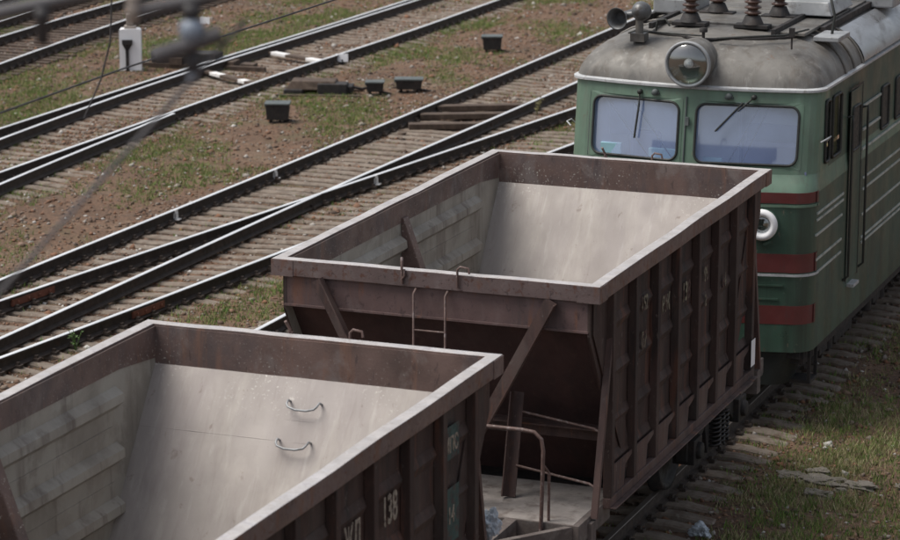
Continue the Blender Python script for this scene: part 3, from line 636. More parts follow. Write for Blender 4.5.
        # hooks on the rim
        m = MB(); m.tube([(-.30, Y(-.012), 3.36), (-.30, Y(-.02), 3.52), (-.32, Y(.03), 3.60)], .014, 8); m.tube([(-.30, Y(-.02), 3.40), (-.27, Y(-.03), 3.44), (-.28, Y(-.01), 3.50)], .010, 8); m.build('rim_hook', M['pipe'], rim)
        m = MB(); m.tube([(.26, Y(-.015), 3.36), (.26, Y(-.02), 3.54), (.29, Y(-.02), 3.57), (.37, Y(-.02), 3.56), (.38, Y(-.02), 3.51)], .012, 8); m.build('rim_hook', M['pipe'], rim)
        # platform
        m = MB(); bx(m, -1.50, 1.50, -.22, .98, 1.215, 1.25); m.build('platform_deck', M['deck'], w, bevel=.004)
        m = MB(); bx(m, -1.56, 1.56, -.245, -.222, 1.07, 1.25); bx(m, 1.50, 1.56, -.22, .70, 1.05, 1.25); bx(m, -1.56, -1.50, -.22, .70, 1.05, 1.25)
        bx(m, -.95, -.83, -1.0, -.25, 1.06, 1.25); bx(m, .83, .95, -1.0, -.25, 1.06, 1.25); bx(m, -.95, .95, -1.10, -1.0, 1.03, 1.25)
        m.prism([(.95, Y(-1.0)), (1.50, Y(-.25)), (1.42, Y(-.25)), (.955, Y(-.88))], 1.1, 1.24, 2); m.prism([(-.95, Y(-1.0)), (-1.50, Y(-.25)), (-1.42, Y(-.25)), (-.955, Y(-.88))], 1.1, 1.24, 2)
        bx(m, 1.30, 1.60, .02, .16, .92, 1.2)
        m.build('end_frame', M['frame'], w, bevel=.005)
        m = MB(); bx(m, -.85, .85, -.24, WL/2, .80, 1.04) if e == 0 else bx(m, -.85, .85, -.24, WL/2-.001, .80, 1.04); m.build('centre_sill', M['black'], w)
        m = MB(); bx(m, -.14, .14, -1.26, -1.0, .92, 1.16); bx(m, -.20, .20, -1.30, -1.12, .90, 1.0); m.build('coupler', M['black'], w, bevel=.02)
        sx = 1
        m = MB(); m.tube([(1.19, Y(-.26), 1.05), (1.21, Y(-.26), 1.95), (1.19, Y(-.26), 2.06), (1.12, Y(-.26), 2.12), (1.0, Y(-.26), 2.13), (.12, Y(-.26), 2.13), (.02, Y(-.26), 2.09), (.0, Y(-.26), 1.98), (.0, Y(-.26), 1.24)], .019, 10)
        m.tube([(1.24, Y(-.18), 1.24), (1.245, Y(-.19), 1.72), (1.215, Y(-.25), 1.80)], .014, 8)
        m.build('handrail', M['pipe'], w)
        m = MB(); m.tube([(.42, Y(-.95), 1.0), (.45, Y(-1.12), .95), (.42, Y(-1.22), .78), (.32, Y(-1.26), .66), (.22, Y(-1.24), .72)], .028); m.build('brake_hose', M['rubber'], w)
        m = MB(); m.tube([(1.50, Y(-.27), .98), (1.42, Y(-.28), 1.13), (.30, Y(-.95), 1.15), (.1, Y(-1.05), 1.2)], .014, 8); m.build('uncoupling_lever', M['pipe'], w)
        # hopper chute below
    m = MB(); vs = []
    m.hexa([(-.9, 2.1, .42), (.9, 2.1, .42), (.9, WL-2.1, .42), (-.9, WL-2.1, .42), (-1.1, 1.9, 1.14), (1.1, 1.9, 1.14), (1.1, WL-1.9, 1.14), (-1.1, WL-1.9, 1.14)])
    m.build('discharge_chute', M['black'], w)
    m = MB(); m.box(-1.525, 1.525, 1.18, WL-1.18, 1.141, 1.19); m.build('hopper_floor', M['black'], w)
    # bogies
    for yc in (.16, WL-.16):
        b = empty_child('bogie', w, (0, yc, 0)); wh = None
        for dy in (-.925, .925):
            for sx in (-1, 1):
                m = MB(); m.lathe([(.0, .07), (.12, .07), (.14, .03), (.40, .02), (.42, .065), (.475, .065), (.485, -.04), (.505, -.05), (.505, -.075), (.40, -.06), (.14, -.03), (0, -.06)], (sx*.80, dy, .475), (sx, 0, 0), 32)
                m.build('wheel', M['black'], b)
            m = MB(); m.tube([(-.8, dy, .475), (.8, dy, .475)], .08, 12); m.build('axle', M['black'], b)
        for sx in (-1, 1):
            m = MB(); xa, xb = sx*.98, sx*1.12
            m.prism([(-1.12, .38), (-1.12, .66), (-.75, .70), (-.35, .86), (.35, .86), (.75, .70), (1.12, .66), (1.12, .38), (.78, .36), (.62, .50), (.42, .60), (.30, .26), (-.30, .26), (-.42, .60), (-.62, .50), (-.78, .36)], min(xa, xb), max(xa, xb), 0)
            for dy in (-.925, .925): m.box(min(sx*.94, sx*1.19), max(sx*.94, sx*1.19), dy-.16, dy+.16, .34, .62); m.lathe([(0, .05), (.09, .05), (.10, 0), (.10, -.05)], (sx*1.19, dy, .48), (sx, 0, 0), 14)
            m.build('side_frame', M['black'], b, bevel=.012)
            for dy in (-.17, .0, .17):
                m = MB(); R = .075; pts = [(sx*1.15+R*math.cos(2*PI*k/12), dy+R*math.sin(2*PI*k/12), .30+.36*k/84) for k in range(85)]
                m.tube(pts, .016, 6); m.build('spring', M['spring'], b)
        m = MB(); m.box(-1.0, 1.0, -.2, .2, .56, .80); m.build('bolster', M['black'], b)
    return w
def empty_child(name, parent, loc):
    o = bpy.data.objects.new(name, None); S.collection.objects.link(o); o.parent = parent; o.location = loc; o.empty_display_size = .2; return o
wag2 = make_wagon(); wag1 = copy_tree(wag2)
for o in list(S.collection.objects):      # the next wagon's slope shows no seam
    if o.name.startswith('weld_seam') and o.parent and o.parent.parent == wag2: bpy.data.objects.remove(o)
wag2['label'] = 'brown hopper wagon next to the green locomotive, its empty hopper in full view'
wag1['label'] = 'front brown hopper wagon cut by the bottom edge, with white digits on its side'
wag1.location = (0, -8.73, 0)
# two welded rungs on the far slope sheet of the front wagon
slp = [o for o in KIDS(wag1) if o.name.startswith('slope_sheet')][1]
nrm = Vector((0, -KS, 1)).normalized(); dv = Vector((0, -1, -KS)).normalized()
for zc, xc in ((2.90, -.035), (2.61, -.05)):
    P = Vector((xc, WL-.085-(3.19-zc)/KS, zc)); m = MB(); X = Vector((1, 0, 0)); pt = [(-.145, -.07, .0), (-.145, -.06, .06), (-.14, -.02, .085), (-.12, .01, .09), (-.05, .03, .09), (.05, .03, .09), (.12, .01, .09), (.14, -.02, .085), (.145, -.06, .06), (.145, -.07, .0)]
    m.tube([P+X*a+dv*b+nrm*c for (a, b, c) in pt], .010, 8); m.build('rung', M['greybox'], wag1)
    m = MB(); m.beam(P-dv*.12+nrm*.002, P+dv*.10+nrm*.002, .33, .004, nrm); m.build('rung_plate', M['slope'], slp, bevel=.003)

def text(s, size, loc, parent, mt, name='lettering', rz=PI/2, ext=.002, sx=1.0, tilt=0):
    cu = bpy.data.curves.new('txt', 'FONT'); cu.body = s; cu.size = size; cu.extrude = ext; cu.offset = .006*size/.3; cu.align_x = 'CENTER'
    o = bpy.data.objects.new('txt', cu); S.collection.objects.link(o); dg = bpy.context.evaluated_depsgraph_get()
    me = bpy.data.meshes.new_from_object(o.evaluated_get(dg)); bpy.data.objects.remove(o)
    me.materials.clear(); me.materials.append(mt); r = bpy.data.objects.new(name, me); S.collection.objects.link(r)
    r.parent = parent; r.location = loc; r.rotation_euler = (PI/2, 0, rz); r.scale = (sx, 1, 1); return r
XS = 1.592
text('138', .33, (XS, 3.79, 2.72), wag1, M['markwhite'], sx=.62)
text('ЖД', .30, (XS, 3.06, 2.72), wag1, M['markwhite'], sx=.62)
def patch(parent, y0, y1, z0, z1, mt, name, x=XS-.003):
    m = MB(); m.box(x-.002, x+.001, y0, y1, z0, z1); return m.build(name, mt, parent)
patch(wag1, 4.92, 5.28, 2.86, 3.14, M['teal'], 'teal_panel'); patch(wag1, 4.92, 5.28, 2.15, 2.62, M['teal'], 'teal_panel')
text('МПС', .18, (XS, 5.1, 2.92), wag1, M['markwhite'], sx=.75); text('14', .2, (XS, 5.1, 2.32), wag1, M['markwhite'], sx=.75)
for (s_, yy, zz, sz) in (('152', 1.62, 2.9, .26), ('07', 1.62, 2.52, .3), ('ВЖ', 2.34, 2.72, .3), ('138', 3.06, 2.68, .34), ('95', 3.79, 2.72, .28), ('2', 3.79, 2.45, .22), ('64', 4.5, 2.5, .26)):
    text(s_, sz*.8, (XS, yy, zz), wag2, M['fleck'], sx=.7)
patch(wag2, 5.50, 5.66, 1.36, 1.66, M['cleanwhite'], 'white_patch', 1.645)
crumple('plastic_bag', (1.50, -2.50, 1.95), (.11, .10, .15), 'pale blue plastic bag snagged on the front wagon corner', 'plastic bag', M['bag'])

# ---------------------------------------------------------------- locomotive
YL = 8.22; LY1 = 26.0; BW = 1.58
def outline(w, y0, r, bulge=.18, y1=LY1, n=7, nf=10, ystart=None):
    """plan loop from right rear, round the front, to left rear"""
    P = [(w, y1 if ystart is None else ystart)]
    c = (w-r, y0+bulge+r)
    for k in range(n+1): a = k/n*PI/2; P.append((c[0]+r*math.cos(a), c[1]-r*math.sin(a)))
    for k in range(1, nf): x = (w-r)*(1-2*k/nf); P.append((x, y0+bulge*(x/(w-r))**2))
    for k in range(n+1): a = PI/2*(1-k/n); P.append((-c[0]-r*math.cos(a), c[1]-r*math.sin(a)))
    P.append((-w, y1 if ystart is None else ystart)); return P
def shell(m, levels, smooth=True):
    n = len(levels[0][0]); vs = []
    for (P, z) in levels: vs += [(x, y, z) for (x, y) in P]
    m.add(vs, [(i*n+k, i*n+k+1, (i+1)*n+k+1, (i+1)*n+k) for i in range(len(levels)-1) for k in range(n-1)], smooth); return m
loco = empty('locomotive', (0, YL, 0), 'green electric locomotive with red stripes and a round grey roof headlamp', 'locomotive')
def LB(m, name, mt, parent=None, bevel=0):
    p = parent or loco; m.v = [(x, y-YL, z) for (x, y, z) in m.v]
    if m.cut: return parts(m, name, mt, p, bevel)
    return m.build(name, mt, p, bevel)
RC = .30
# lower body front + sides
m = MB(); shell(m, [(outline(BW, YL, RC), .79), (outline(BW, YL, RC), 1.70), (outline(BW, YL, RC), 2.74)])
ob = LB(m, 'body', M['green_side']); ob.data.materials.append(M['green'])
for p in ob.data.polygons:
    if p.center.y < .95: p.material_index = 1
# ledge, raked upper cab: front face with real openings
def ycab(z): return YL+.10+(z-2.80)*.14
lv = [(outline(BW, YL, RC), 2.74), (outline(BW-.004, YL+.02, RC), 2.80), (outline(BW-.015, YL+.07, RC), 2.87), (outline(BW-.02, ycab(2.96), RC), 2.96)]
m = MB(); shell(m, lv); LB(m, 'cab_waist', M['green_skylit'])
ZW0, ZW1 = 3.03, 3.80
def front_pt(x, z, off=0, bul=.18, w=BW-.02, r=RC):
    xx = max(-1, min(1, x/(w-r))); return Vector((x, ycab(z)+bul*xx*xx-off if abs(x) <= w-r else ycab(z)+bul+r-math.sqrt(max(0, r*r-(abs(x)-(w-r))**2))-off, z))
WIN = [(-1.28, -.075), (.075, 1.37)]
SW = [(8.98, 9.22), (9.34, 9.80)]
# side window zones (y ranges) on both sides; wall built as strips
def wallstrip(m, pts, z0, z1):
    n = len(pts); vs = []
    for z in (z0, z1):
        for p in pts: vs.append(p(z))
    m.add(vs, [(k, k+1, n+k+1, n+k) for k in range(n-1)], True)
m = MB()
def fr(x): return lambda z: tuple(front_pt(x, z))
def sd(sx, y): return lambda z: (sx*(BW-.02), y, z)
allx = sorted(set([1.28, 1.30, 1.34, 1.37, 1.45, 1.51, 1.545, -1.45, -1.51, -1.545, -1.34, -1.30, -1.28]+[round(-1.25+.125*k, 3) for k in range(21)]+[-.075, .075]), reverse=True)
loop = [sd(1, y) for y in (LY1, 9.80, 9.34, 9.22, 8.98)]+[lambda z: (BW-.02, ycab(z)+.18+RC, z)]+[fr(x) for x in allx]+[lambda z: (-BW+.02, ycab(z)+.18+RC, z)]+[sd(-1, y) for y in (8.98, 9.22, 9.34, 9.80, LY1)]
def inwin(a, b):
    pa, pb = a(3.4), b(3.4); mx, my = (pa[0]+pb[0])/2, (pa[1]+pb[1])/2
    if my < 8.7 and any(u-.01 < mx < v+.01 for u, v in WIN) and abs(mx) < 1.4: return True
    return abs(abs(mx)-(BW-.02)) < .01 and any(u < my < v for u, v in SW)
for z0, z1, win in ((2.96, ZW0, 0), (ZW0, ZW1, 1), (ZW1, 3.93, 0)):
    for k in range(len(loop)-1):
        if win and inwin(loop[k], loop[k+1]): continue
        wallstrip(m, [loop[k], loop[k+1]], z0, z1)
cab = LB(m, 'cab_wall', M['green_skylit'])
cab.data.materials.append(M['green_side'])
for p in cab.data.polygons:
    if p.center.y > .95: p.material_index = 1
# windscreens: glass, rubber frame with rounded corners, wiper
def rrect(x0, x1, z0, z1, r, n=5):
    P = []
    for (cx, cz, a0) in ((x1-r, z1-r, 0), (x0+r, z1-r, PI/2), (x0+r, z0+r, PI), (x1-r, z0+r, 1.5*PI)):
        for k in range(n+1): a = a0+PI/2*k/n; P.append((cx+r*math.cos(a), cz+r*math.sin(a)))
    return P
for (u, v) in WIN:
    m = MB(); nx_ = 10; vs = []
    for j in (0, 1):
        for k in range(nx_+1): x = u+(v-u)*k/nx_; vs.append(front_pt(x, (ZW0, ZW1)[j], -.03))
    m.add(vs, [(k, k+1, nx_+k+2, nx_+k+1) for k in range(nx_)], True); gl = LB(m, 'windscreen', M['pane'])
    # corner fillets + rubber ring
    m = MB(); A = rrect(u+.035, v-.035, ZW0+.035, ZW1-.035, .11); B = rrect(u-.012, v+.012, ZW0-.012, ZW1+.012, .02); n = len(A)
    vs = [front_pt(x, z, .006) for (x, z) in A]+[front_pt(x, z, .006) for (x, z) in B]+[front_pt(x, z, -.035) for (x, z) in A]
    m.add(vs, [(k, (k+1) % n, n+(k+1) % n, n+k) for k in range(n)]+[(k, (k+1) % n, 2*n+(k+1) % n, 2*n+k) for k in range(n)]); LB(m, 'window_surround', M['green_skylit'], loco)
    m = MB(); P = [front_pt(x, z, .010) for (x, z) in A]; P.append(P[0]); m.tube(P, .016, 6); f = m.v; LB(m, 'rubber_seal', M['rubber'], loco)
# wipers
for (a, b, c_) in (((-.62, 3.86), (-.66, 3.30), (-.62, 3.62)), ((.80, 3.87), (.36, 3.45), (.62, 3.70))):
    m = MB(); p0 = front_pt(a[0], a[1], .03); p1 = front_pt(c_[0], c_[1], .05); p2 = front_pt(b[0], b[1], .035)
    m.tube([p0, p1], .010, 6); m.tube([front_pt(c_[0]+(a[0]-c_[0])*.3, c_[1]+.1, .035), p2], .013, 6); m.lathe([(0, .03), (.028, .03), (.03, 0), (.03, -.03)], p0, (0, -1, 0), 12); LB(m, 'wiper', M['rubber'])
# thin dark tubes drawn as reflections of wires in the glass
m = MB()
for (a, b) in (((-1.11, 3.76), (-.47, 3.07)), ((-.71, 3.72), (-.17, 3.07)), ((.85, 3.74), (.52, 3.07)), ((.96, 3.74), (.68, 3.07))):
    m.new(); m.tube([front_pt(a[0], a[1], -.045), front_pt(b[0], b[1], -.045)], .008, 5)
LB(m, 'wire_reflection', M['rubber'])
# cab interior
m = MB(); m.new(); m.box(-1.5, 1.5, 9.15, 9.19, 2.6, 3.92); m.new(); m.box(-1.52, 1.52, 8.7, 9.15, 2.60, 2.62); LB(m, 'cab_lining', M['curtain'])
m = MB(); m.new(); m.box(-1.12, -.86, 8.50, 8.58, 3.02, 3.20); m.new(); m.box(-.50, -.16, 8.48, 8.56, 3.0, 3.17); m.new(); m.box(.18, .42, 8.5, 8.56, 3.02, 3.10); LB(m, 'desk_box', M['cyan'])
m = MB(); m.new(); m.box(-.82, -.42, 8.72, 8.82, 2.7, 3.34); m.new(); m.box(.60, 1.30, 8.75, 8.85, 2.7, 3.30); LB(m, 'cab_seat', M['cabdark'], bevel=.06)
m = MB(); m.box(-1.45, 1.45, 8.58, 8.82, 2.95, 2.99); LB(m, 'control_desk', M['cabdark'])
m = MB(); m.new(); m.box(-.30, -.27, 9.0, 9.15, 2.62, 3.92); m.new(); m.box(.50, .53, 9.0, 9.15, 2.62, 3.92); m.new(); m.box(.56, 1.44, 9.13, 9.145, 2.7, 3.45); m.new(); m.box(-1.2, -.9, 9.12, 9.145, 3.2, 3.7); LB(m, 'cab_partition', M['cabpanel'])
# side windows
for sx in (-1, 1):
    for (u, v, a, b) in [(u, v, ZW0, ZW1) for (u, v) in SW]+[(12.05, 12.50, 2.93, 3.50), (12.90, 13.40, 2.93, 3.50), (15.2, 15.7, 2.93, 3.50), (16.1, 16.6, 2.93, 3.5)]:
        far = u > 11; x = sx*(BW-.02)
        m = MB()
        if far:   # opaque black plate inside a frame, just proud of the wall
            m.box(min(x+sx*.002, x+sx*.006), max(x+sx*.002, x+sx*.006), u+.03, v-.03, a+.03, b-.03)
        else: m.add([(x-sx*.03, u, a), (x-sx*.03, v, a), (x-sx*.03, v, b), (x-sx*.03, u, b)], [(0, 1, 2, 3)])
        LB(m, 'side_window', M['sidepane'] if not far else M['darkglass'] if 'darkglass' in M else M['rubber'])
        m = MB(); P = [(x+sx*.012, y, z) for (y, z) in rrect(u+.01, v-.01, a+.01, b-.01, .05)]; P.append(P[0]); m.tube(P, .02, 6); LB(m, 'window_frame', M['rubber'])
# cornice
m = MB(); lv = [(outline(BW-.02, ycab(3.93), RC), 3.930), (outline(BW+.018, ycab(3.93)-.035, RC), 3.940), (outline(BW+.018, ycab(3.93)-.035, RC), 3.968), (outline(BW-.03, ycab(3.93)+.02, RC), 3.985)]
shell(m, lv, False); LB(m, 'cornice', M['trim'])
# roof dome
m = MB(); yb = ycab(3.93)+.01; lv = []
for (i, z) in ((0, 3.97), (.012, 4.03), (.04, 4.10), (.085, 4.18), (.15, 4.26), (.24, 4.335), (.36, 4.40), (.50, 4.445), (.66, 4.475), (.85, 4.495), (1.05, 4.51), (1.25, 4.52), (1.42, 4.525)):
    w = BW-.02-i; lv.append((outline(w, yb+i*1.05, min(RC+i*.8, w*.85), bulge=.18*max(.15, 1-i*.7)), z))
shell(m, lv); P = lv[-1][0]; m.add([(x, y, 4.525) for (x, y) in P], [tuple(range(len(P)))], True)
rf = LB(m, 'roof', M['roof'])
# bright zinc edge of the main roof behind the cab + seam strap
m = MB()
for sx in (-1, 1):
    m.new(); arc = [(BW+.012-i, z+.012) for (i, z) in ((0, 4.0), (.012, 4.05), (.04, 4.12), (.085, 4.19), (.15, 4.265), (.24, 4.34), (.34, 4.40))]
    vs = [(sx*x, y, z) for y in (10.9, LY1) for (x, z) in arc]; n = len(arc)
    m.add(vs, [(k, k+1, n+k+1, n+k) for k in range(n-1)], True)
LB(m, 'roof_edge', M['roof_side'])
m = MB()
for yy in (10.0, 10.45, 10.9, 13.6):
    m.new(); arc = []
    for sx in (-1, 1):
        arc.append([(sx*(BW-.01-i), yy, z+.006) for (i, z) in ((0, 3.98), (.012, 4.03), (.04, 4.10), (.085, 4.18), (.15, 4.26), (.24, 4.335), (.36, 4.40), (.50, 4.445), (.9, 4.50))])
    m.tube(arc[0]+arc[1][::-1], .018, 6)
LB(m, 'roof_strap', M['roof'], loco)
# transverse arc moulding on the dome
m = MB(); P = outline(BW-.52, yb+.50, .75, bulge=.20)[1:-1]; m.tube([(x, y, 4.462) for (x, y) in P], .022, 8); LB(m, 'roof_moulding', M['black'], loco)
# longitudinal gutters / rails on the roof
m = MB()
for x in (.78, 1.18): m.new(); m.box(x-.025, x+.025, 9.4 if x < 1 else 10.3, LY1, 4.50 if x < 1 else 4.42, 4.57 if x < 1 else 4.50)
for x in (-.78, -1.18): m.new(); m.box(x-.025, x+.025, 9.4 if x > -1 else 10.3, LY1, 4.50 if x > -1 else 4.42, 4.57 if x > -1 else 4.50)
LB(m, 'roof_rail', M['black'])
m = MB()
for (x0, x1, y0, y1) in ((-.72, .72, 9.9, 11.3), (-.72, .72, 11.34, 12.9), (-.72, .72, 12.94, 15.0), (-.72, .72, 15.04, 18)): m.new(); m.box(x0, x1, y0, y1, 4.50, 4.548)
LB(m, 'roof_hatch', M['roof'], bevel=.01)
m = MB()
for y in (9.6, 10.4, 11.2, 12.0, 12.8, 13.6, 14.4): m.new(); m.box(.81, 1.13, y, y+.76, 4.475, 4.515)
LB(m, 'walkway_board', M['roof'], bevel=.006)
# boxes
m = MB(); m.box(-1.12, -.62, 10.6, 11.5, 4.53, 4.72); LB(m, 'roof_box', M['greybox'], bevel=.02)
m = MB(); m.hexa([(.35, 10.9, 4.55), (1.15, 10.9, 4.55), (1.15, 12.1, 4.55), (.35, 12.1, 4.55), (.45, 10.98, 4.72), (1.08, 10.98, 4.72), (1.08, 12.0, 4.72), (.45, 12.0, 4.72)]); LB(m, 'roof_box', M['greybox'], bevel=.015)
m = MB(); m.box(1.20, 1.52, 9.75, 10.35, 4.40, 4.46); LB(m, 'roof_box', M['greybox'], bevel=.01)
m = MB(); m.new(); m.box(.9, 1.5, 12.9, 13.6, 4.42, 4.62); m.new(); m.box(.2, .7, 13.2, 14.2, 4.55, 4.8); LB(m, 'roof_box', M['greybox'], bevel=.02)
# insulators
def insulator(x, y, h=.55, nr=8, r=.105):
    t = empty_child('insulator', loco, (x, y-YL, 4.52)); m = MB(); m.box(-.22, .22, -.10, .10, 0, .05); m.lathe([(.0, .16), (.09, .16), (.14, .05)], (0, 0, 0)); m.build('foot', M['black'], t, bevel=.008)
    pr = [(.05, .14)]; z = .17
    for k in range(nr): pr += [(.065, z), (r, z+.012), (r*1.02, z+.028), (.065, z+.05)]; z += h/nr
    pr += [(.06, z), (0, z)]; m = MB(); m.lathe(pr, (0, 0, 0)); m.build('porcelain', M['insul'], t)
    m = MB(); m.lathe([(0, z+.07), (.07, z+.07), (.075, z), (.075, z-.02)], (0, 0, 0)); m.build('cap', M['greybox'], t)
for (x, y) in ((-.36, 9.72), (.42, 9.78), (-.30, 10.75), (.52, 10.7), (-.3, 12.6), (.5, 12.7)): insulator(x, y)
# busbars / pantograph base above them
m = MB(); m.tube([(-.36, 9.72, 5.30), (.42, 9.78, 5.30)], .03); m.tube([(-.36, 9.72, 5.30), (-.3, 12.6, 5.30)], .035); m.tube([(.42, 9.78, 5.30), (.5, 12.7, 5.30)], .035); m.tube([(-.3, 12.6, 5.3), (.5, 12.7, 5.3)], .03); m.tube([(-.3, 10.9, 5.3), (.1, 13.5, 5.9)], .03); LB(m, 'pantograph_base', M['greybox'])
m = MB(); m.tube([(1.36, 10.05, 4.45), (1.39, 10.05, 4.68), (1.32, 10.1, 4.90), (1.16, 10.3, 5.02), (.95, 10.6, 5.06), (.75, 10.9, 5.0)], .018); LB(m, 'roof_cable', M['rubber'])
m = MB(); m.new(); m.tube([(1.12, 9.0, 4.40), (1.12, 9.0, 4.62)], .012, 6); m.box(1.09, 1.15, 8.97, 9.03, 4.55, 4.66); m.new(); m.tube([(.03, 8.95, 4.47), (.03, 8.95, 4.60)], .02, 6); m.lathe([(0, .06), (.05, .05), (.05, 0)], (.03, 8.95, 4.56)); LB(m, 'roof_stud', M['black'])
m = MB()
m.new(); m.tube([(.2, 8.95, 4.49), (.55, 9.0, 4.52), (.95, 9.3, 4.52), (1.1, 9.9, 4.52)], .015, 6)
m.new(); m.tube([(-1.0, 9.2, 4.46), (-.9, 9.15, 4.50), (-.6, 9.1, 4.50), (.0, 9.05, 4.50)], .012, 6); LB(m, 'roof_conduit', M['rubber'])
# headlamp
hl = empty_child('headlamp', loco, (.03, .08, 4.26))
ax = (0, -1, -.06)
m = MB(); m.lathe([(.12, -.75), (.24, -.45), (.275, -.15), (.28, 0)], (0, 0, 0), ax, 40); m.build('housing', M['roof'], hl)
m = MB(); m.lathe([(.28, -.02), (.285, .015), (.275, .03), (.258, .03), (.246, .015), (.246, -.03)], (0, 0, 0), ax, 40); m.build('ring', M['greybox'], hl)
m = MB(); m.lathe([(.247, .0), (.24, -.03), (.19, -.06), (.12, -.085), (.04, -.09), (0, -.09)], (0, 0, 0), ax, 40); m.build('reflector', M['mirror'], hl)
m = MB(); m.lathe([(.248, .014), (.21, .045), (.15, .075), (.08, .09), (0, .095)], (0, 0, 0), ax, 40); m.build('glass', M['lens'], hl)
m = MB(); m.lathe([(0, -.08), (.05, -.07), (.06, -.03), (.045, .0), (0, .012)], (0, 0, 0), ax, 16); m.build('bulb_highlight', M['cleanwhite'], hl)  # white bulb, enlarged to paint the highlight at the lamp's centre
# lower lamps
for sx in (-1, 1):
    bl = empty_child('buffer_lamp', loco, (sx*.99, .12, 2.37)); ax = (sx*.10, -1, 0)
    m = MB(); m.lathe([(.20, -.14), (.20, .02), (.19, .035)], (0, 0, 0), ax, 32); m.build('housing', M['green'], bl)
    m = MB(); m.lathe([(.190, .0), (.190, .07), (.165, .10), (.125, .10), (.105, .06), (.10, .03)], (0, 0, 0), ax, 32); m.build('white_ring', M['cleanwhite'], bl)
    m = MB(); m.lathe([(.102, .04), (.06, .06), (0, .066)], (0, 0, 0), ax, 24); m.build('glass', M['lens'], bl)
    m = MB(); m.lathe([(.10, .03), (.06, .0), (0, -.02)], (0, 0, 0), ax, 24); m.build('reflector', M['trim'], bl)
# stripes (paint bands round the front), belt mouldings
def band(z0, z1, mt, name, off, yend, prof=None):
    m = MB(); P = outline(BW+off, YL-off, RC+off, ystart=yend); shell(m, [(P, z0), (P, z1)])
    Q = outline(BW+off-.006, YL-off+.006, RC+off-.006, ystart=yend)
    shell(m, [(Q, z1), (P, z1)], False); shell(m, [(P, z0), (Q, z0)], False); return LB(m, name, mt)
band(2.63, 2.76, M['red'], 'stripe', .004, 8.62)
band(1.78, 2.01, M['red'], 'stripe', .004, 8.62)
band(1.14, 1.37, M['red'], 'stripe', .004, 8.62)
band(2.585, 2.615, M['green_skylit'], 'moulding', .018, 8.62)
band(1.735, 1.765, M['trim'], 'moulding', .022, 8.75)
# front details below: number board, steps, hatch lines
m = MB()
for (x0, x1, z) in ((.75, 1.25, 1.62), (.85, 1.2, 1.45), (-1.2, -.8, 1.6)):
    y = YL+.18*((x0+x1)/2/1.28)**2; m.new(); m.beam((x0, YL+.18*(x0/1.28)**2-.01, z), (x1, YL+.18*(x1/1.28)**2-.01, z), .02, .02)
m.new(); m.beam((1.02, YL+.07, 2.13), (1.10, YL+.09, 2.17), .03, .03); LB(m, 'handhold', M['green'])
m = MB(); m.box(-1.46, 1.46, YL+.25, YL+.5, .70, .80); m.box(-1.5, 1.5, YL+.30, LY1, .62, .79); LB(m, 'underframe', M['black'])
m = MB(); vs = outline(1.45, YL-.02, .3, ystart=YL+.6); n = len(vs); shell(m, [(outline(1.30, YL+.0, .3, ystart=YL+.6), .36), (outline(1.45, YL+.02, .3, ystart=YL+.6), .78)]); LB(m, 'pilot_plough', M['plow'] if 'plow' in M else M['cover'])
m = MB(); m.box(-.16, .16, YL-.75, YL+.1, .90, 1.20); m.box(-.22, .22, YL-.80, YL-.5, .88, 1.24); LB(m, 'coupler', M['black'], bevel=.03)
m = MB()
for x in (-.5, .5): m.new(); m.tube([(x, YL+.02, 1.0), (x, YL-.25, .85), (x*.8, YL-.45, .70), (x*.5, YL-.5, .75)], .03)
LB(m, 'brake_hose', M['rubber'])
m = MB(); m.box(1.30, 1.56, YL+.42, YL+.75, .36, .40); m.box(1.52, 1.56, YL+.40, YL+.43, .38, .80); m.box(1.52, 1.56, YL+.74, YL+.77, .38, .80); LB(m, 'footstep', M['black'])
# side ribs
m = MB()
for sx in (-1, 1):
    x = sx*(BW+.001)
    for (y0, y1, z) in [(8.66, 10.0, 2.48), (8.66, 10.0, 2.40), (8.62, 9.95, 2.22), (8.64, 9.95, 1.91), (8.72, 9.95, 1.745)]+[(11.05, 23, z) for z in (2.48, 2.33, 2.00, 1.70, 1.63)]+[(10.96, 11.95, 3.43), (10.96, 11.95, 3.12), (10.96, 23, 2.87)]:
        m.new(); m.beam((x, y0, z), (x, y1, z), .022, .028)
LB(m, 'side_rib', M['ribpaint'] if 'ribpaint' in M else M['green_rib'] if 'green_rib' in M else M['trim'])
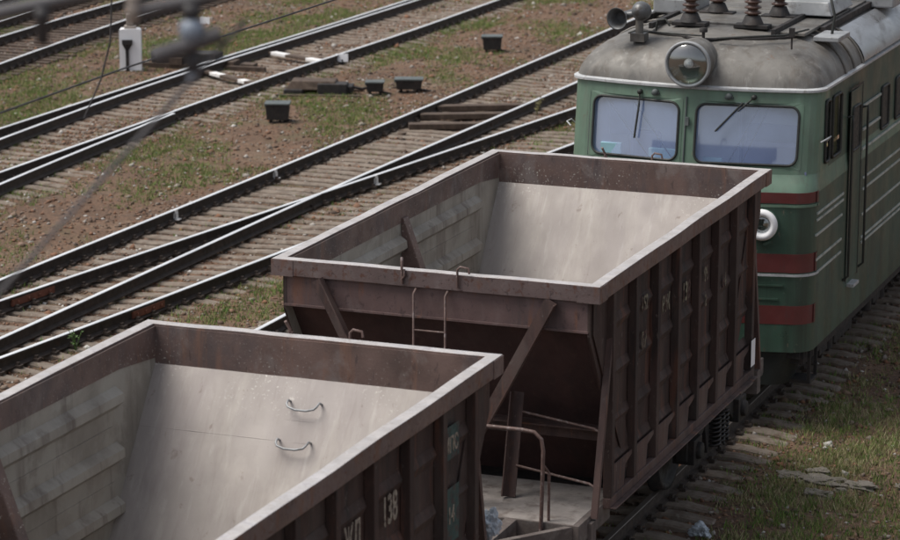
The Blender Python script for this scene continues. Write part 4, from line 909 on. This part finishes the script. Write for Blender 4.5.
# door with rails
for sx in (-1, 1):
    m = MB(); x = sx*(BW+.003); m.box(min(x, x+sx*.01), max(x, x+sx*.01), 10.22, 10.82, 1.30, 3.72); d = LB(m, 'door', M['green_side'], bevel=.003)
    m = MB(); x2 = x+sx*.012
    for (y0, y1, z0, z1) in ((10.19, 10.215, 1.28, 3.74), (10.825, 10.85, 1.28, 3.74), (10.19, 10.85, 3.742, 3.765)): m.box(min(x2, x2+sx*.006), max(x2, x2+sx*.006), y0, y1, z0, z1)
    LB(m, 'door_seal', M['rubber'])
    m = MB(); P = [(sx*(BW+.02), y, z) for (y, z) in rrect(10.32, 10.72, 2.95, 3.50, .05)]; P.append(P[0]); m.tube(P, .018, 6); m.box(min(sx*(BW+.014), sx*(BW+.018)), max(sx*(BW+.014), sx*(BW+.018)), 10.33, 10.71, 2.96, 3.49); LB(m, 'door_window', M['rubber'])
    for y in (10.10, 10.93):
        m = MB(); xx = sx*(BW+.07); m.tube([(sx*(BW), y, 3.42), (xx, y, 3.44), (xx, y, 3.36), (xx, y, 1.40), (sx*BW, y+(.0 if y > 10.5 else 0), 1.34)], .016, 8); LB(m, 'handrail', M['rubber'])
    m = MB(); xx = sx*(BW+.09); m.box(min(sx*BW, xx), max(sx*BW, xx), 10.35, 10.65, 1.20, 1.24); LB(m, 'door_step', M['trim'])
    m = MB(); m.tube([(sx*(BW+.0), 9.0, 3.30), (sx*(BW+.07), 8.95, 3.38), (sx*(BW+.07), 8.78, 3.38), (sx*BW, 8.72, 3.34)], .010, 6); LB(m, 'mirror_bracket', M['trim'])
# front small bits under cornice
m = MB()
for x in (-.42, .50): m.new(); p = front_pt(x, 3.87, .02); m.lathe([(0, .05), (.035, .05), (.04, 0), (.04, -.04)], p, (0, -1, 0), 12); m.box(p.x-.05, p.x+.05, p.y-.01, p.y+.03, 3.84, 3.87)
m.new(); p = front_pt(0, 3.4, .012); m.tube([front_pt(-.02, 3.84, .012), front_pt(-.02, 3.04, .012)], .010, 6); m.box(p.x-.01, p.x+.03, p.y-.02, p.y+.02, 3.50, 3.60); LB(m, 'cab_bracket', M['cover'])
# horn
hn = empty_child('horn', loco, (-.80, .78, 4.44))
m = MB(); m.box(-.09, .09, -.09, .09, -.04, .06); m.tube([(0, 0, .04), (0, 0, .3)], .05, 12); m.build('post', M['roof'], hn)
m = MB(); m.lathe([(.05, -.16), (.055, .05), (.08, .14), (.125, .24), (.14, .25), (.13, .24), (.07, .1), (.0, .05)], (-.19, .04, .26), (-.15, -.98, -.05), 24); m.tube([(-.19, .02, .27), (0, 0, .30)], .04, 10); m.build('bell', M['hornmetal'], hn)
m = MB(); m.lathe([(0, -.15), (.08, -.13), (.115, -.06), (.12, .02), (.095, .09), (.06, .14), (0, .15)], (.02, 0, .33), (0, -1, .2), 24); m.build('drum', M['hornmetal'], hn)
m = MB(); m.tube([(.12, .3, .05), (.14, .3, .18), (.24, .3, .2), (.3, .3, .12)], .014, 6); m.build('air_pipe', M['rubber'], hn)
# bogies of the locomotive
for yc in (11.6, 16.9, 22.2):
    b = empty_child('bogie', loco, (0, yc-YL, 0))
    for dy in (-1.5, 1.5):
        for sx in (-1, 1):
            m = MB(); m.lathe([(0, .07), (.18, .07), (.2, .03), (.52, .02), (.54, .065), (.60, .065), (.62, -.04), (.64, -.075), (.5, -.06), (0, -.06)], (sx*.80, dy, .62), (sx, 0, 0), 32); m.build('wheel', M['black'], b)
    for sx in (-1, 1):
        m = MB(); xa, xb = sorted((sx*1.15, sx*1.27)); m.box(xa, xb, -2.2, 2.2, .55, .74)
        for dy in (-1.5, 1.5): m.box(xa, xb+.1 if sx > 0 else xb, dy-.2, dy+.2, .38, .72); m.tube([(sx*1.3, dy-.4, .35), (sx*1.3, dy-.4, .7)], .09, 12); m.tube([(sx*1.3, dy+.4, .35), (sx*1.3, dy+.4, .7)], .09, 12)
        m.box(xa, xb, -.5, .5, .25, .7); m.build('side_frame', M['black'], b, bevel=.015)

# ---------------------------------------------------------------- overhead line
m = MB(); m.tube([(-.16, -22, 6.2), (-.22, -7.48, 6.2), (-.34, -5.42, 6.2), (-.41, -1.31, 6.2), (-.3, 30, 6.2)], .0075, 6)
wr = m.build('wire', M['wire']); wr.name = 'contact_wire'; tag(wr, 'long thin contact wire sagging across the top left of the picture', 'overhead wire')
m = MB(); m.tube([(.27, -6.70, 7.4), (.24, -6.74, 6.61), (.19, -6.8, 6.35), (.11, -6.91, 6.09)], .006, 6)
tag(m.build('dropper_wire', M['wire']), 'thin hanging dropper wire crossing the contact wire near the left edge', 'dropper wire')
m = MB(); m.tube([(-.405, -.85, 6.19), (-.405, -.85, 7.4)], .013, 6); tag(m.build('dropper_wire', M['wire']), 'short dropper wire coming down at the top edge over the far rails', 'dropper wire')
def near_rod(a, b, r, name, label, cat, mt, ea=0, eb=0):
    a = Vector(a); b = Vector(b); d = (b-a); m = MB(); m.tube([a-d*ea, b+d*eb], r, 12); return tag(m.build(name, mt), label, cat)
near_rod((5.29, -16.94, 8.375), (5.45, -16.84, 8.41), .022, 'overhead_cable', 'blurred thick dark cable at the very top left corner', 'overhead cable', M['fitting'], 4, 30)
near_rod((5.63, -16.75, 8.37), (5.84, -16.64, 8.415), .020, 'overhead_cable', 'blurred grey cable running out of frame above the white signal box', 'overhead cable', M['fitting'], 0, 30)
near_rod((5.685, -16.74, 8.237), (5.865, -16.645, 8.305), .026, 'line_clamp_bar', 'blurred short dark bar lying slantwise below the other cables', 'clamp bar', M['fitting'])
near_rod((5.34, -17.08, 7.57), (5.70, -16.77, 8.05), .008, 'stay_wire', 'blurred translucent diagonal wire crossing the left tracks', 'stay wire', M['fitting'], 8, .6)
t = empty('line_insulator', (5.40, -16.89, 8.29), 'blurred dark hanging clamp under the top left cable', 'insulator')
m = MB(); m.lathe([(0, .10), (.02, .10), (.026, .07), (.018, .055), (.02, .0), (.013, -.01), (0, -.01)], (0, 0, 0)); m.build('clamp', M['wire'], t)
t = empty('line_insulator', (5.785, -16.68, 8.16), 'blurred hanging insulator string with a pale blue middle, second from the left', 'insulator')
m = MB(); m.lathe([(0, .235), (.026, .235), (.030, .2), (.02, .19), (0, .19)], (0, 0, 0)); m.build('top_clamp', M['wire'], t); m = MB(); m.lathe([(.016, .09), (.022, .085), (.022, .04), (.018, .03), (0, .03)], (0, 0, 0)); m.build('clamp', M['wire'], t)
m = MB(); m.lathe([(0, .195), (.03, .185), (.040, .16), (.036, .14), (.03, .125), (0, .12)], (0, 0, 0)); m.build('disc', M['palefit'], t)
m = MB(); m.lathe([(.016, .03), (.018, .01), (.014, -.0), (0, -.0)], (0, 0, 0)); m.build('tip', M['palefit'], t)
t = empty('line_insulator', (5.63, -16.75, 8.34), 'blurred beige insulator hanging just above the white signal box', 'insulator')
m = MB(); m.lathe([(0, -.005), (.016, 0), (.018, .02), (.024, .03), (.024, .05), (.018, .055), (.024, .065), (.022, .085), (0, .09)], (0, 0, 0)); m.build('porcelain', M['brownfit'], t)
bpy.context.view_layer.update()
